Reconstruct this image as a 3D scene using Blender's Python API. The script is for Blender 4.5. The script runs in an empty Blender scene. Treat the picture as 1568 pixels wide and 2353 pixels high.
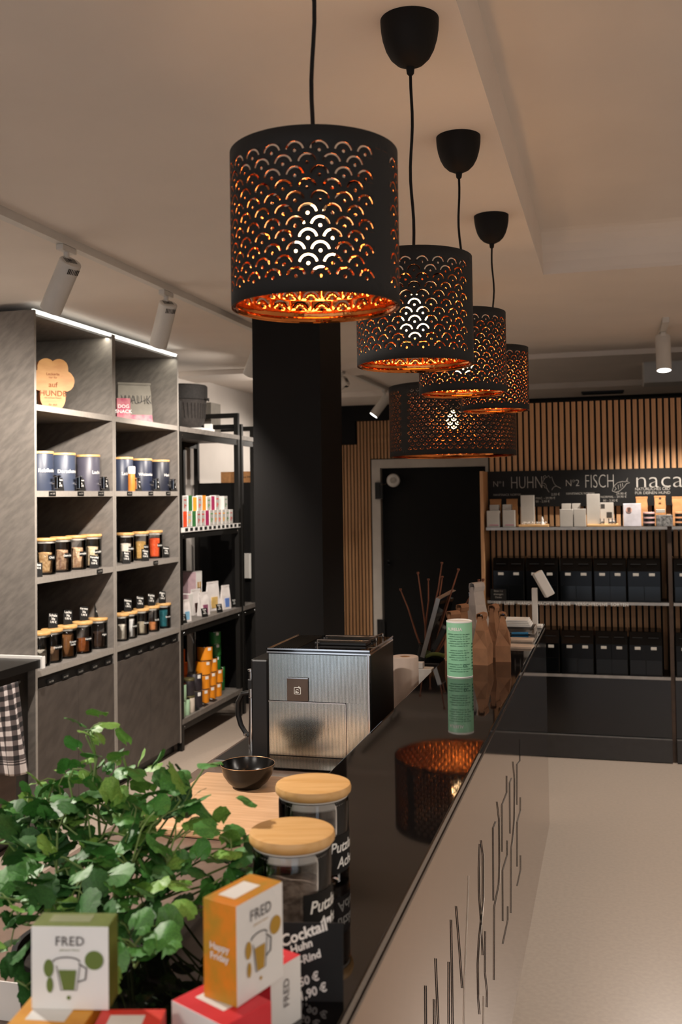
import bpy, bmesh, math, random
from mathutils import Vector, Matrix, noise
from mathutils.geometry import delaunay_2d_cdt
random.seed(7)
S = bpy.context.scene
COL = S.collection
PI = math.pi
R = math.radians

# ------------------------------------------------------------------ camera
EYE = Vector((0, 0, 1.65)); FPX = 2287.0; CX, CY = 784.0, 1066.4
ROT = Matrix.Rotation(R(15.23), 3, 'Z') @ Matrix.Rotation(R(91.8697), 3, 'X') @ Matrix.Rotation(R(-.8204), 3, 'Z')
cam_data = bpy.data.cameras.new('camera')
cam = bpy.data.objects.new('camera', cam_data); COL.objects.link(cam)
cam_data.sensor_fit = 'HORIZONTAL'; cam_data.sensor_width = 24.0
cam_data.lens = FPX / 1568 * 24.0
cam_data.shift_y = (CY - 2353 / 2) / 1568
cam_data.clip_start = .05
cam.matrix_world = Matrix.Translation(EYE) @ ROT.to_4x4()
cam_data.dof.use_dof = True; cam_data.dof.focus_distance = 2.3; cam_data.dof.aperture_fstop = 7.0
S.camera = cam

def at(x, y, ax, v):
    """real point on the plane axis ax = v whose image is pixel (x, y) of 1568x2353"""
    d = ROT @ Vector(((x - CX) / FPX, -(y - CY) / FPX, -1))
    return EYE + d * ((v - EYE[ax]) / d[ax])

# ------------------------------------------------------------------ world and exposure
w = bpy.data.worlds.new('world'); S.world = w; w.use_nodes = True
w.node_tree.nodes['Background'].inputs[0].default_value = (.55, .6, .7, 1)
w.node_tree.nodes['Background'].inputs[1].default_value = .05
S.view_settings.view_transform = 'Standard'; S.view_settings.look = 'None'
S.view_settings.exposure = 0.0; S.view_settings.gamma = 1.0; S.view_settings.use_curve_mapping = False
S.cycles.max_bounces = 10; S.cycles.transparent_max_bounces = 16; S.cycles.glossy_bounces = 6
S.cycles.caustics_reflective = False; S.cycles.caustics_refractive = False
S.cycles.sample_clamp_indirect = 4.0

def light(name, kind, loc, energy, color=(1, 1, 1), size=.1, target=None, angle=60, blend=.3, size_y=None):
    d = bpy.data.lights.new(name, kind); o = bpy.data.objects.new(name, d); COL.objects.link(o)
    d.energy = energy; d.color = color; o.location = loc
    if kind == 'AREA':
        d.size = size
        if size_y: d.shape = 'RECTANGLE'; d.size_y = size_y
    else: d.shadow_soft_size = size
    if kind == 'SPOT': d.spot_size = R(angle); d.spot_blend = blend
    if target is not None:
        o.rotation_euler = (Vector(target) - Vector(loc)).to_track_quat('-Z', 'Y').to_euler()
    return o
NEUTRAL = (1, .90, .80); COOL = (.92, .96, 1.0); WARM = (1, .46, .17)
K_FILL, K_SPOT, K_BULB = 40, 170, 8.5
# unseen area fills added under the ceiling to lift the overall brightness
for i, (x, y, k) in enumerate([(-1.6, -1.2, 1), (.9, -1.4, 1.1), (2.3, 2.2, .8)]):
    light('ceiling_fill_light', 'AREA', (x, y, 2.56), K_FILL * k, NEUTRAL, .9, (x, y, 0), size_y=.5)
light('window_daylight', 'AREA', (-.2, -2.45, 1.15), 36, (.80, .88, 1), 4.6, (-.2, 3, 1.15), size_y=2.0)

# ------------------------------------------------------------------ helpers
def lin(h):
    if isinstance(h, str):
        h = [int(h[i:i + 2], 16) / 255 for i in (0, 2, 4)]
    return tuple(c / 12.92 if c <= .04045 else ((c + .055) / 1.055) ** 2.4 for c in h) + (1,)

def mat(name, col, rough=.6, metal=0, spec=.5, var=.12, scale=20, bump=0, bscale=200, ior=None, coat=0, stretch=None, emit=None, es=0, col2=None):
    m = bpy.data.materials.new(name); m.use_nodes = True; nt = m.node_tree; N, L = nt.nodes, nt.links
    b = N['Principled BSDF']; c = lin(col)
    b.inputs['Roughness'].default_value = rough; b.inputs['Metallic'].default_value = metal
    b.inputs['Specular IOR Level'].default_value = spec
    if ior: b.inputs['IOR'].default_value = ior
    if coat: b.inputs['Coat Weight'].default_value = coat; b.inputs['Coat Roughness'].default_value = .05
    tc = N.new('ShaderNodeTexCoord'); mp = N.new('ShaderNodeMapping'); L.new(tc.outputs['Object'], mp.inputs[0])
    if stretch and len(stretch) > 3:
        mp.vector_type = 'TEXTURE'; mp.inputs['Scale'].default_value = [1 / q for q in stretch[:3]]; mp.inputs['Rotation'].default_value = stretch[3:]
    elif stretch: mp.inputs['Scale'].default_value = stretch
    nz = N.new('ShaderNodeTexNoise'); nz.inputs['Scale'].default_value = scale; nz.inputs['Detail'].default_value = 5
    L.new(mp.outputs[0], nz.inputs['Vector'])
    rp = N.new('ShaderNodeValToRGB'); L.new(nz.outputs['Fac'], rp.inputs[0]); L.new(rp.outputs[0], b.inputs['Base Color'])
    lo = tuple(v * (1 - var) for v in c[:3]) + (1,); hi = tuple(min(1, v * (1 + var)) for v in c[:3]) + (1,)
    if col2: lo, hi = c, lin(col2)
    rp.color_ramp.elements[0].position = .35; rp.color_ramp.elements[1].position = .65
    rp.color_ramp.elements[0].color = lo; rp.color_ramp.elements[1].color = hi
    if bump:
        n2 = N.new('ShaderNodeTexNoise'); n2.inputs['Scale'].default_value = bscale; L.new(mp.outputs[0], n2.inputs['Vector'])
        bp = N.new('ShaderNodeBump'); bp.inputs['Strength'].default_value = bump; bp.inputs['Distance'].default_value = .002
        L.new(n2.outputs['Fac'], bp.inputs['Height']); L.new(bp.outputs[0], b.inputs['Normal'])
    if emit: b.inputs['Emission Color'].default_value = emit + (1,); b.inputs['Emission Strength'].default_value = es
    return m

def glassmat(name, tint=(1, 1, 1), ior=1.45, rough=.02):
    m = bpy.data.materials.new(name); m.use_nodes = True; nt = m.node_tree; N, L = nt.nodes, nt.links
    N.remove(N['Principled BSDF']); out = N['Material Output']
    g = N.new('ShaderNodeBsdfGlossy'); g.inputs['Roughness'].default_value = rough
    t = N.new('ShaderNodeBsdfTransparent'); t.inputs[0].default_value = tint + (1,)
    f = N.new('ShaderNodeFresnel'); f.inputs[0].default_value = ior
    mx = N.new('ShaderNodeMixShader'); L.new(f.outputs[0], mx.inputs[0]); L.new(t.outputs[0], mx.inputs[1]); L.new(g.outputs[0], mx.inputs[2])
    L.new(mx.outputs[0], out.inputs[0]); return m

class MB:
    def __init__(s): s.v = []; s.f = []; s.m = []
    def quad(s, pts, m=0):
        n = len(s.v); s.v += [Vector(p) for p in pts]; s.f.append(tuple(range(n, n + len(pts)))); s.m.append(m)
    def box(s, a, b, m=0, fm=None, M=None):
        x0, y0, z0 = a; x1, y1, z1 = b; n = len(s.v); fm = fm or {}
        P = [(x0, y0, z0), (x1, y0, z0), (x1, y1, z0), (x0, y1, z0), (x0, y0, z1), (x1, y0, z1), (x1, y1, z1), (x0, y1, z1)]
        s.v += [(M @ Vector(p)) if M else Vector(p) for p in P]
        for k, q in (('-z', (3, 2, 1, 0)), ('+z', (4, 5, 6, 7)), ('-y', (0, 1, 5, 4)), ('+x', (1, 2, 6, 5)), ('+y', (2, 3, 7, 6)), ('-x', (3, 0, 4, 7))):
            s.f.append(tuple(n + i for i in q)); s.m.append(fm.get(k, m))
        return s
    def cbox(s, c, d, m=0, M=None, fm=None):
        return s.box([c[i] - d[i] / 2 for i in range(3)], [c[i] + d[i] / 2 for i in range(3)], m, fm, M)
    def lathe(s, prof, seg=32, c=(0, 0, 0), m=0, caps=True, M=None):
        n = len(s.v); c = Vector(c)
        for r, z in prof:
            for i in range(seg):
                a = 2 * PI * i / seg; p = Vector((r * math.cos(a), r * math.sin(a), z)) + c
                s.v.append(M @ p if M else p)
        for j in range(len(prof) - 1):
            for i in range(seg):
                k = (i + 1) % seg
                s.f.append((n + j * seg + i, n + j * seg + k, n + (j + 1) * seg + k, n + (j + 1) * seg + i)); s.m.append(m)
        if caps:
            s.f.append(tuple(n + i for i in reversed(range(seg)))); s.m.append(m)
            e = n + (len(prof) - 1) * seg; s.f.append(tuple(e + i for i in range(seg))); s.m.append(m)
        return s
    def tube(s, pts, r, seg=8, m=0, caps=True):
        pts = [Vector(p) for p in pts]; n = len(s.v); rr = r if isinstance(r, (list, tuple)) else [r] * len(pts)
        up = None
        for j, p in enumerate(pts):
            t = (pts[min(j + 1, len(pts) - 1)] - pts[max(j - 1, 0)]).normalized()
            if up is None:
                up = Vector((0, 0, 1)) if abs(t.z) < .9 else Vector((1, 0, 0))
            a = t.cross(up).normalized(); b = a.cross(t).normalized(); up = b
            for i in range(seg):
                q = 2 * PI * i / seg; s.v.append(p + (a * math.cos(q) + b * math.sin(q)) * rr[j])
        for j in range(len(pts) - 1):
            for i in range(seg):
                k = (i + 1) % seg
                s.f.append((n + j * seg + i, n + j * seg + k, n + (j + 1) * seg + k, n + (j + 1) * seg + i)); s.m.append(m)
        if caps:
            s.f.append(tuple(n + i for i in reversed(range(seg)))); s.m.append(m)
            e = n + (len(pts) - 1) * seg; s.f.append(tuple(e + i for i in range(seg))); s.m.append(m)
        return s
    def prism(s, poly, d, m=0, M=None, ms=None):
        """poly: list of (x,z) ; extruded along y from 0 to d"""
        n = len(s.v); k = len(poly)
        for y in (0, d):
            for x, z in poly:
                p = Vector((x, y, z)); s.v.append(M @ p if M else p)
        s.f.append(tuple(n + i for i in range(k))); s.m.append(m)
        s.f.append(tuple(n + k + i for i in reversed(range(k)))); s.m.append(m)
        for i in range(k):
            j = (i + 1) % k; s.f.append((n + j, n + i, n + k + i, n + k + j)); s.m.append(m if ms is None else ms)
        return s
    def grid(s, fn, nu, nv, m=0):
        n = len(s.v)
        for j in range(nv + 1):
            for i in range(nu + 1): s.v.append(Vector(fn(i / nu, j / nv)))
        for j in range(nv):
            for i in range(nu):
                a = n + j * (nu + 1) + i; s.f.append((a, a + 1, a + nu + 2, a + nu + 1)); s.m.append(m)
        return s
    def mesh(s, name, mats, smooth=False):
        me = bpy.data.meshes.new(name); me.from_pydata([tuple(v) for v in s.v], [], s.f)
        for mt in (mats if isinstance(mats, (list, tuple)) else [mats]): me.materials.append(mt)
        me.polygons.foreach_set('material_index', s.m)
        me.update()
        bm = bmesh.new(); bm.from_mesh(me); bmesh.ops.recalc_face_normals(bm, faces=bm.faces[:]); bm.to_mesh(me); bm.free()
        if smooth:
            me.polygons.foreach_set('use_smooth', [True] * len(me.polygons))
            try: me.set_sharp_from_angle(angle=R(35))
            except Exception: pass
        return me
    def obj(s, name, mats, parent=None, smooth=False, bevel=0):
        o = bpy.data.objects.new(name, s.mesh(name, mats, smooth)); COL.objects.link(o); o.parent = parent
        if bevel:
            b = o.modifiers.new('bevel', 'BEVEL'); b.width = bevel; b.segments = 2; b.limit_method = 'ANGLE'
        return o

def inst(name, me, parent=None, loc=(0, 0, 0), rot=(0, 0, 0), sc=None):
    o = bpy.data.objects.new(name, me); COL.objects.link(o); o.parent = parent
    o.location = loc; o.rotation_euler = rot
    if sc: o.scale = (sc, sc, sc) if not isinstance(sc, (tuple, list)) else sc
    return o
def tag(o, label, cat, group=None, kind=None):
    o['label'] = label; o['category'] = cat
    if group: o['group'] = group
    if kind: o['kind'] = kind
    return o
def thing(name, label, cat, loc=(0, 0, 0), rz=0, group=None):
    o = bpy.data.objects.new(name, None); COL.objects.link(o); o.empty_display_size = .02
    o.location = loc; o.rotation_euler = (0, 0, rz); return tag(o, label, cat, group)
def struct(o, label=None):
    o['kind'] = 'structure'
    if label: o['label'] = label
    return o

_tc = {}
def textmesh(body, size, bold=0, shear=0, align='CENTER', spacing=1.0, width=1.0, extrude=0, line=1.0):
    key = (body, size, bold, shear, align, spacing, width, extrude, line)
    if key in _tc: return _tc[key]
    cu = bpy.data.curves.new('text', 'FONT'); cu.body = body; cu.size = size; cu.offset = bold * size; cu.shear = shear
    cu.align_x = align; cu.align_y = 'CENTER'; cu.space_character = spacing; cu.resolution_u = 3; cu.extrude = extrude; cu.space_line = line
    o = bpy.data.objects.new('text', cu); COL.objects.link(o)
    bpy.context.view_layer.update(); dg = bpy.context.evaluated_depsgraph_get()
    me = bpy.data.meshes.new_from_object(o.evaluated_get(dg))
    if width != 1:
        for v in me.vertices: v.co.x *= width
    bpy.data.objects.remove(o); bpy.data.curves.remove(cu); _tc[key] = me; return me
def text(name, body, size, m, parent, o, xd, yd, **k):
    me = textmesh(body, size, **k).copy(); me.materials.clear(); me.materials.append(m)
    xd = Vector(xd).normalized(); zd = xd.cross(Vector(yd)).normalized(); yd = zd.cross(xd)
    ob = bpy.data.objects.new(name, me); COL.objects.link(ob); ob.parent = parent
    M = Matrix((xd, yd, zd)).transposed().to_4x4(); M.translation = Vector(o); ob.matrix_local = M; return ob
def cyltext(name, body, size, m, parent, r, ang, z, **k):
    """text wrapped on a cylinder of radius r round local z, centred at angle ang"""
    me = textmesh(body, size, **k).copy(); me.materials.clear(); me.materials.append(m)
    for v in me.vertices:
        a = ang + v.co.x / r; v.co = Vector((r * math.cos(a), r * math.sin(a), z + v.co.y))
    ob = bpy.data.objects.new(name, me); COL.objects.link(ob); ob.parent = parent; return ob

# ------------------------------------------------------------------ materials
CEIL = mat('ceiling_plaster', 'e2d9d0', .9, var=.02, scale=3, bump=.08, bscale=60)
WALLM = mat('wall_plaster', 'cdc6bf', .9, var=.03, scale=4, bump=.1, bscale=80)
FLOOR = mat('floor_screed', 'a49689', .32, var=.05, scale=60, spec=.45, bump=.05, bscale=300)
STONE = mat('grey_stone_laminate', '625d58', .55, scale=13, stretch=(1, 1, 4, R(30), R(-38), 0), col2='736d67', bump=.15, bscale=120)
STONE_SHADED = mat('shaded_stone_laminate', '3d3733', .5, scale=10, stretch=(1, 1, 3, R(30), R(-38), 0), col2='4a433e', bump=.1)  # same stone laminate, the doors' weaker light darkened into its colour
EDGE = mat('edge_banding', '8b857e', .5, var=.06, scale=60)
BLACK = mat('black_lacquer', '0d0c0b', .35, var=.1)
MATTE = mat('matte_black_paint', '0a0908', .7, spec=.25, var=.15, bump=.05)
PILLAR = mat('black_pillar_paint', '090706', .65, spec=.2, var=.15, scale=6, bump=.06)
GLOSS = mat('black_glass_top', '0a0808', .035, var=.05, ior=1.62, spec=.5)
PANEL = mat('mirror_panel', 'a38d7c', .07, metal=1, var=.02)
METALB = mat('black_steel', '14120f', .45, metal=.3, var=.1)
CHROME = mat('chrome', 'd8d8d8', .12, metal=1, var=.02)
WHITEP = mat('white_enamel', 'cfccc6', .45, var=.02)
LED = mat('led_strip', 'ffffff', .5, emit=(1, .98, .9), es=2.6)
SLAT = mat('oak_slat', 'ac8058', .6, scale=14, stretch=(8, 8, .6), col2='c4966a', bump=.1)
FELT = mat('black_felt', '0c0b0a', .95, var=.2)
WOOD = mat('beech_wood', 'c79a63', .5, scale=10, stretch=(1, 9, 9), col2='dcb47e')
BOARD = mat('beech_board', 'c39a74', .5, scale=6, stretch=(1, 10, 4), col2='d3ab85')
BAMBOO = mat('bamboo_lid', 'c39558', .45, scale=16, stretch=(.7, 7, 7, 0, 0, R(15)), col2='d2a870')
COPPER = mat('copper_foil', 'c0743c', .11, metal=1, var=.1, scale=30, bump=.7, bscale=50)
SHADE = mat('black_shade_fabric', '0b0908', .8, var=.2, scale=300, bump=.1, bscale=500)
WHITE = mat('white_card', 'dcdad6', .6, var=.02)
CHALK = mat('chalk', 'e2e0da', .8, var=.05)
CHALKG = mat('grey_chalk', '96928b', .8, var=.1)
SLATE = mat('blackboard', '0a0908', .65, spec=.3, var=.15)
KRAFT = mat('kraft_paper', 'a87748', .75, var=.12, scale=40, bump=.15, bscale=60)
GLASS = glassmat('clear_glass')
SILI = mat('silicone_ring', 'b9b4ac', .35, var=.03)
BULB = mat('bulb_glow', 'ffffff', .3, emit=(1, .62, .3), es=26)

# ------------------------------------------------------------------ room shell
CZ = 2.64
mb = MB().box((-3.6, -2.8, -.06), (3.5, 10.3, 0)); struct(mb.obj('floor', FLOOR))
TX0, TX1, TY0, TY1, TH = -.28, 2.6, -1.5, 4.56, .17
mb = MB()
for a, b in (((-3.6, -2.8), (TX0, 10.3)), ((TX1, -2.8), (3.5, 10.3)), ((TX0, -2.8), (TX1, TY0)), ((TX0, TY1), (TX1, 10.3))):
    mb.box((a[0], a[1], CZ), (b[0], b[1], CZ + .3))
mb.box((TX0, TY0, CZ + TH), (TX1, TY1, CZ + .3))
cove = [(TH * .9 * (1 - math.sin(a)), TH - TH * .9 * (1 - math.cos(a))) for a in [i * PI / 12 for i in range(7)]]
for (d0, z0), (d1, z1) in zip(cove, cove[1:]):
    mb.quad([(TX0, TY1 - d0, CZ + z0), (TX1, TY1 - d0, CZ + z0), (TX1, TY1 - d1, CZ + z1), (TX0, TY1 - d1, CZ + z1)])
struct(mb.obj('ceiling', CEIL))
struct(MB().box((-3.3, 7.15, CZ - .035), (3.2, 7.6, CZ + .01)).obj('trim_1', CEIL), 'shallow plaster beam across the ceiling')
struct(MB().box((-3.3, 9.1, CZ - .05), (3.2, 10.02, CZ + .01)).obj('trim_2', CEIL), 'second shallow plaster beam near the far wall')
struct(MB().box((-3.6, -2.8, 0), (-3.3, 10.3, CZ)).obj('wall_left', WALLM))
struct(MB().box((3.2, -2.8, 0), (3.5, 10.3, CZ)).obj('wall_right', WALLM))
mb = MB().box((-3.3, -2.8, 0), (-2.8, -2.5, CZ)).box((2.8, -2.8, 0), (3.2, -2.5, CZ)).box((-2.8, -2.8, 0), (2.8, -2.5, .08)).box((-2.8, -2.8, 2.25), (2.8, -2.5, CZ))
struct(mb.obj('wall_front', WALLM))
wf = struct(MB().box((-2.8, -2.6, .08), (2.8, -2.55, .14)).box((-2.8, -2.6, 2.19), (2.8, -2.55, 2.25)).box((-2.8, -2.6, .14), (-2.74, -2.55, 2.19)).box((2.74, -2.6, .14), (2.8, -2.55, 2.19)).box((-.03, -2.6, .14), (.03, -2.55, 2.19)).obj('window_1', BLACK))
MB().box((-2.74, -2.585, .14), (-.03, -2.575, 2.19)).obj('pane', GLASS, wf)
MB().box((.03, -2.585, .14), (2.74, -2.575, 2.19)).obj('pane', GLASS, wf)

# far wall with door, slats and black fascia
DX0, DX1, DZ = -2.30, -1.22, 1.935
mb = MB().box((-3.3, 10, 0), (DX0 - .09, 10.3, CZ)).box((DX1 + .09, 10, 0), (3.2, 10.3, CZ)).box((DX0 - .09, 10, DZ + .09), (DX1 + .09, 10.3, CZ))
wb = struct(mb.obj('wall_back', FELT))
sl = MB().box((-.0115, -.022, 0), (.0115, 0, 1)).mesh('slat', SLAT)
x = -2.74; k = 0
while x < -.9:
    over = DX0 - .1 < x < DX1 + .1
    z0 = DZ + .10 if over else 0
    z1 = 2.425 if x > -2.545 else 2.185
    inst('slat', sl, wb, (x, 10, z0), sc=(1, 1, z1 - z0)); x += .0357
d = struct(MB().box((DX0, 10.06, .01), (DX1, 10.11, DZ)).obj('door_1', MATTE), 'dark door leaf at the far end with a white frame')
mb = MB().box((DX0 - .09, 9.97, 0), (DX0, 10.06, DZ)).box((DX0 - .09, 9.97, DZ), (DX1 + .09, 10.06, DZ + .09)).box((DX1, 9.97, 0), (DX1 + .09, 10.06, DZ))
fr = mb.obj('door_frame', mat('door_frame_paint', 'bdb6ad', .6, var=.06, scale=8), d)
for z in (1.62, .22): MB().box((DX0 - .05, 9.945, z), (DX0 + .03, 9.97, z + .17)).box((DX0 - .02, 9.935, z + .02), (DX0, 9.946, z + .15)).obj('door_hinge', METALB, d)
MB().box((DX0 + .08, 9.9, .95), (DX0 + .1, 9.93, 1.0)).box((DX0 + .08, 9.9, .96), (DX0 + .1, 10.06, .98)).obj('door_handle', CHROME, d)
struct(MB().box((-3.3, 9.955, 2.43), (3.2, 10.0, CZ - .045)).box((-3.3, 9.955, 2.19), (-2.555, 10, 2.43)).obj('trim_3', MATTE), 'black fascia under the ceiling above the far slats')
p = at(905, 1104, 1, 9.95)
t = thing('wall_disc', 'round white wall device with a thin wire beside the far door frame', 'device', p)
Mx = Matrix.Rotation(R(90), 4, 'X')
MB().lathe([(.068, 0), (.068, .02), (.062, .03), (.035, .034), (.033, .04)], 40, M=Mx).obj('housing', WHITEP, t, True)
MB().lathe([(.031, .035), (.03, .046)], 32, M=Mx).obj('sensor_cap', mat('grey_cap', 'aaa59c', .5), t, True)
MB().tube([(-.066, -.01, -.02), (-.08, -.01, -.035), (-.11, -.01, -.042), (-.14, -.008, -.04)], .002, 6).obj('wire', mat('wire_brown', '6d5a48'), t)

# partition slat wall on the right
PY = 6.70
wp = struct(MB().box((-.80, PY, 0), (3.2, PY + .06, 2.262)).obj('wall_partition', FELT))
sl2 = MB().box((-.0125, -.016, 0), (.0125, 0, 1)).mesh('slat', SLAT)
x = -.775
while x < 3.15:
    inst('slat', sl2, wp, (x, PY, .15), sc=(1, 1, 2.10)); x += .0386
struct(MB().box((-.82, 6.40, 0), (-.80, PY + .06, 1.80)).obj('trim_4', SLAT), 'narrow oak end board of the slatted partition')

# black pillar
struct(MB().box((-1.76, 4.77, 0), (-1.40, 5.17, CZ)).obj('pillar', PILLAR), 'square black pillar behind the coffee machine')

# ------------------------------------------------------------------ ceiling tracks and spotlights
TX = -1.97
t = thing('lighting_track', 'long white ceiling track above the grey cabinets', 'light track', (TX, 0, CZ))
MB().box((-.018, .2, -.032), (.018, 9.9, 0)).obj('rail', WHITEP, t)
for a, b in ((.3, 3.28), (3.36, 4.0), (4.05, 4.16), (4.24, 6.8), (6.9, 9.8)):
    MB().box((-.0195, a, -.031), (-.0178, b, -.024)).obj('slot', BLACK, t)
def spot(x, y, dirv, label, energy, zc=CZ, drop=.085, L=.215, r=.042, group='white track spotlights', on_track=True, cone=125, stem=None):
    """cylinder spot; head hangs at the end of a stem; lens looks along dirv"""
    t = thing('track_spotlight', label, 'spotlight', (x, y, zc - (.032 if on_track else 0)), 0, group)
    dv = Vector(dirv).normalized()
    MB().box((-.015, -.05, -.022), (.015, .05, 0)).obj('adapter', WHITEP, t, bevel=.003)
    MB().tube([(0, 0, -.02), (0, 0, -drop - .03)], .011, 12).obj('stem', WHITEP, t, True)
    q = dv.to_track_quat('Z', 'Y').to_matrix().to_4x4(); q.translation = Vector((0, 0, -drop - .01)) - dv * .045
    MB().lathe([(r * .93, 0), (r, .004), (r, L), (r * .9, L), (r * .86, L - .02)], 40, M=q, caps=True).obj('lamp_body', WHITEP, t, True)
    if True:
        vt = MB()
        for i in range(7): vt.box((-.021 + i * .007 - .0014, -r - .0006, .012), (-.021 + i * .007 + .0014, -r + .002, .034), M=q)
        for i in range(7): vt.box((-.021 + i * .007 - .0014, -.012, -.0012), (-.021 + i * .007 + .0014, .02, .0008), M=q)
        vt.prism([(-.008, -.0012), (.008, -.0012), (0, -.0012 - .0001)], .012, M=q)
        vt.obj('vent', BLACK, t)
    MB().lathe([(0.001, L - .001), (r * .9, L - .001)], 32, M=q, caps=False).obj('lens', mat('spot_lens', 'ffffff', .4, emit=(1, .97, .92), es=7), t)
    p = Vector((x, y, zc - (.032 if on_track else 0))) + q @ Vector((0, 0, L + .012))
    light('spotlight_lamp', 'SPOT', p, energy, NEUTRAL, .016, p + dv, cone, .6)
    return t
spot(TX, 3.33, (-.58, .30, -.75), 'white cylinder spotlight nearest the camera, pointing at the left cabinet', K_SPOT)
spot(TX, 4.20, (-.42, .36, -.84), 'second white cylinder spotlight, above the right cabinet bay', K_SPOT)
spot(TX, 1.6, (.62, .1, -.8), 'unseen spotlight added on the left track to brighten the counter', 190, cone=80, group='unseen added spotlights')  # unseen lamp added to brighten worktop, plant and boxes
spot(TX, 5.45, (-.5, .4, -.8), 'unseen white spotlight added on the track behind the pillar', K_SPOT * .55, group='white track spotlights')  # hidden lamp added on the track, lights the rack
spot(TX, 8.77, (-.5, -.2, -.7), 'white spotlight at the far end of the left track', K_SPOT * .5)
spot(TX, 6.35, (-1, .05, -.6), 'unseen spotlight added behind the pillar to wash the left wall', 28, group='unseen added spotlights')  # added out of sight to brighten the wall beside the rack
spot(TX, 7.3, (-1, .2, -.5), 'unseen spotlight added behind the pillar, aimed over the black cupboard', 36, group='unseen added spotlights')  # second added lamp out of sight, brightens wall and ceiling there
t = thing('lighting_track', 'short white ceiling track over the right hand display', 'light track', (.315, 0, CZ))
MB().box((-.018, 5.9, -.03), (.018, 6.75, 0)).obj('rail', WHITEP, t)
spot(.315, 6.28, (0, -.22, -1), 'lit white spotlight pointing down over the dispenser shelves', 150, drop=.05, L=.22, r=.044, cone=120)
spot(1.2, 4.2, (0, .1, -1), 'unseen spotlight added over the open floor to the right', 95, zc=CZ + TH, group='unseen added spotlights', cone=120)  # unseen floor light, added so its bounce lifts the ceiling
spot(1.2, 2.0, (0, .1, -1), 'unseen spotlight added over the floor right of the counter', 95, zc=CZ + TH, group='unseen added spotlights', cone=120)  # also added out of view, lights the floor for bounce
# ceiling sensor box and vent slot
p = at(1530, 893, 1, 7.9)
tag(MB().cbox((p.x, 7.95, CZ - .085), (.32, .3, .17)).obj('junction_box', WHITEP, bevel=.008), 'white box on the ceiling behind the slatted partition', 'box')
p = at(1385, 898, 2, CZ - .051)
t = thing('ceiling_vent', 'narrow black slot vent in the ceiling before the far wall', 'vent', (p.x, 9.55, CZ - .052))
MB().box((-.19, -.10, -.012), (.19, .10, 0)).obj('vent_frame', BLACK, t)
for i in range(5): MB().box((-.18, -.08 + i * .035, -.016), (.18, -.065 + i * .035, -.012)).obj('vent_slat', METALB, t)

# ------------------------------------------------------------------ pendant lamps
def shade_mesh(name, rad, h, n, rows, pitch, zlow, flip, seam, arcR, arcT, dotR):
    c = 2 * PI * rad / n; hw = c / 2
    def tile(blank):
        if blank: return [(-hw, 0), (0, 0), (hw, 0), (hw, pitch), (0, pitch), (-hw, pitch)], [(0, 1, 4), (0, 4, 5), (1, 2, 3), (1, 3, 4)]
        outer = [(-hw + c * i / 4, 0) for i in range(4)] + [(hw, 0), (hw, pitch / 2)] + [(hw - c * i / 4, pitch) for i in range(4)] + [(-hw, pitch), (-hw, pitch / 2)]
        cy = pitch / 2 - (arcR - dotR) / 2
        A = [(arcR * math.cos(a), cy + arcR * math.sin(a)) for a in [R(12 + 156 * i / 10) for i in range(11)]]
        B = [((arcR - arcT) * math.cos(a), cy + (arcR - arcT) * math.sin(a)) for a in [R(168 - 156 * i / 10) for i in range(11)]]
        D = [(dotR * math.cos(2 * PI * i / 8), cy + dotR * math.sin(2 * PI * i / 8)) for i in range(8)]
        if flip: fl = lambda P: [(x, pitch - y) for x, y in reversed(P)]
        else: fl = lambda P: P
        pts = outer + fl(A + B) + fl(D); no, na, nd = len(outer), len(A) + len(B), len(D)
        faces = [list(range(no)), list(range(no, no + na)), list(range(no + na, no + na + nd))]
        v, e, f, ov, oe, of = delaunay_2d_cdt([Vector(p) for p in pts], [], faces, 1, 1e-7)
        return [(p.x, p.y) for p in v], [t for t, o in zip(f, of) if o == [0]]
    T, B_ = tile(False), tile(True)
    vs, fs, idx = [], [], {}
    def add(u, z):
        u %= 2 * PI * rad
        k = (round(u * 2e5) % round(2 * PI * rad * 2e5), round(z * 1e5))
        if k not in idx:
            a = u / rad; idx[k] = len(vs); vs.append((rad * math.cos(a), rad * math.sin(a), z))
        return idx[k]
    for r_ in range(rows):
        for i in range(n):
            u0 = (i + (.5 if r_ % 2 else 0)) * c
            a = (u0 / rad - seam + PI) % (2 * PI) - PI
            V, F = B_ if abs(a) < c / rad * .8 else T
            ids = [add(u0 + x, zlow + r_ * pitch + y) for x, y in V]
            fs += [tuple(ids[j] for j in f) for f in F]
    zt = zlow + rows * pitch
    for z0, z1 in ((0, zlow), (zt, h)):
        for i in range(4 * n):
            u = i * c / 4; fs.append((add(u, z0), add(u + c / 4, z0), add(u + c / 4, z1), add(u, z1)))
    me = bpy.data.meshes.new(name); me.from_pydata(vs, [], fs)
    me.materials.append(SHADE); me.materials.append(COPPER); me.update()
    bm = bmesh.new(); bm.from_mesh(me); bmesh.ops.remove_doubles(bm, verts=bm.verts[:], dist=2e-5)
    bmesh.ops.recalc_face_normals(bm, faces=bm.faces[:])
    f0 = bm.faces[:][0]
    if f0.normal.dot(Vector((f0.calc_center_median().x, f0.calc_center_median().y, 0))) < 0: bmesh.ops.reverse_faces(bm, faces=bm.faces[:])
    bm.to_mesh(me); bm.free()
    me.polygons.foreach_set('use_smooth', [True] * len(me.polygons)); return me
SM = shade_mesh('shade', .12, .221, 23, 11, .0166, .018, False, 0, .0131, .0025, .0022)
LM = shade_mesh('shade', .302, .335, 56, 16, .0178, .022, True, 0, .0112, .0020, .0020)
def ring(mb, r, z, t, seg=64):
    mb.tube([(r * math.cos(2 * PI * i / seg), r * math.sin(2 * PI * i / seg), z) for i in range(seg + 1)], t, 6, caps=False)
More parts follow.
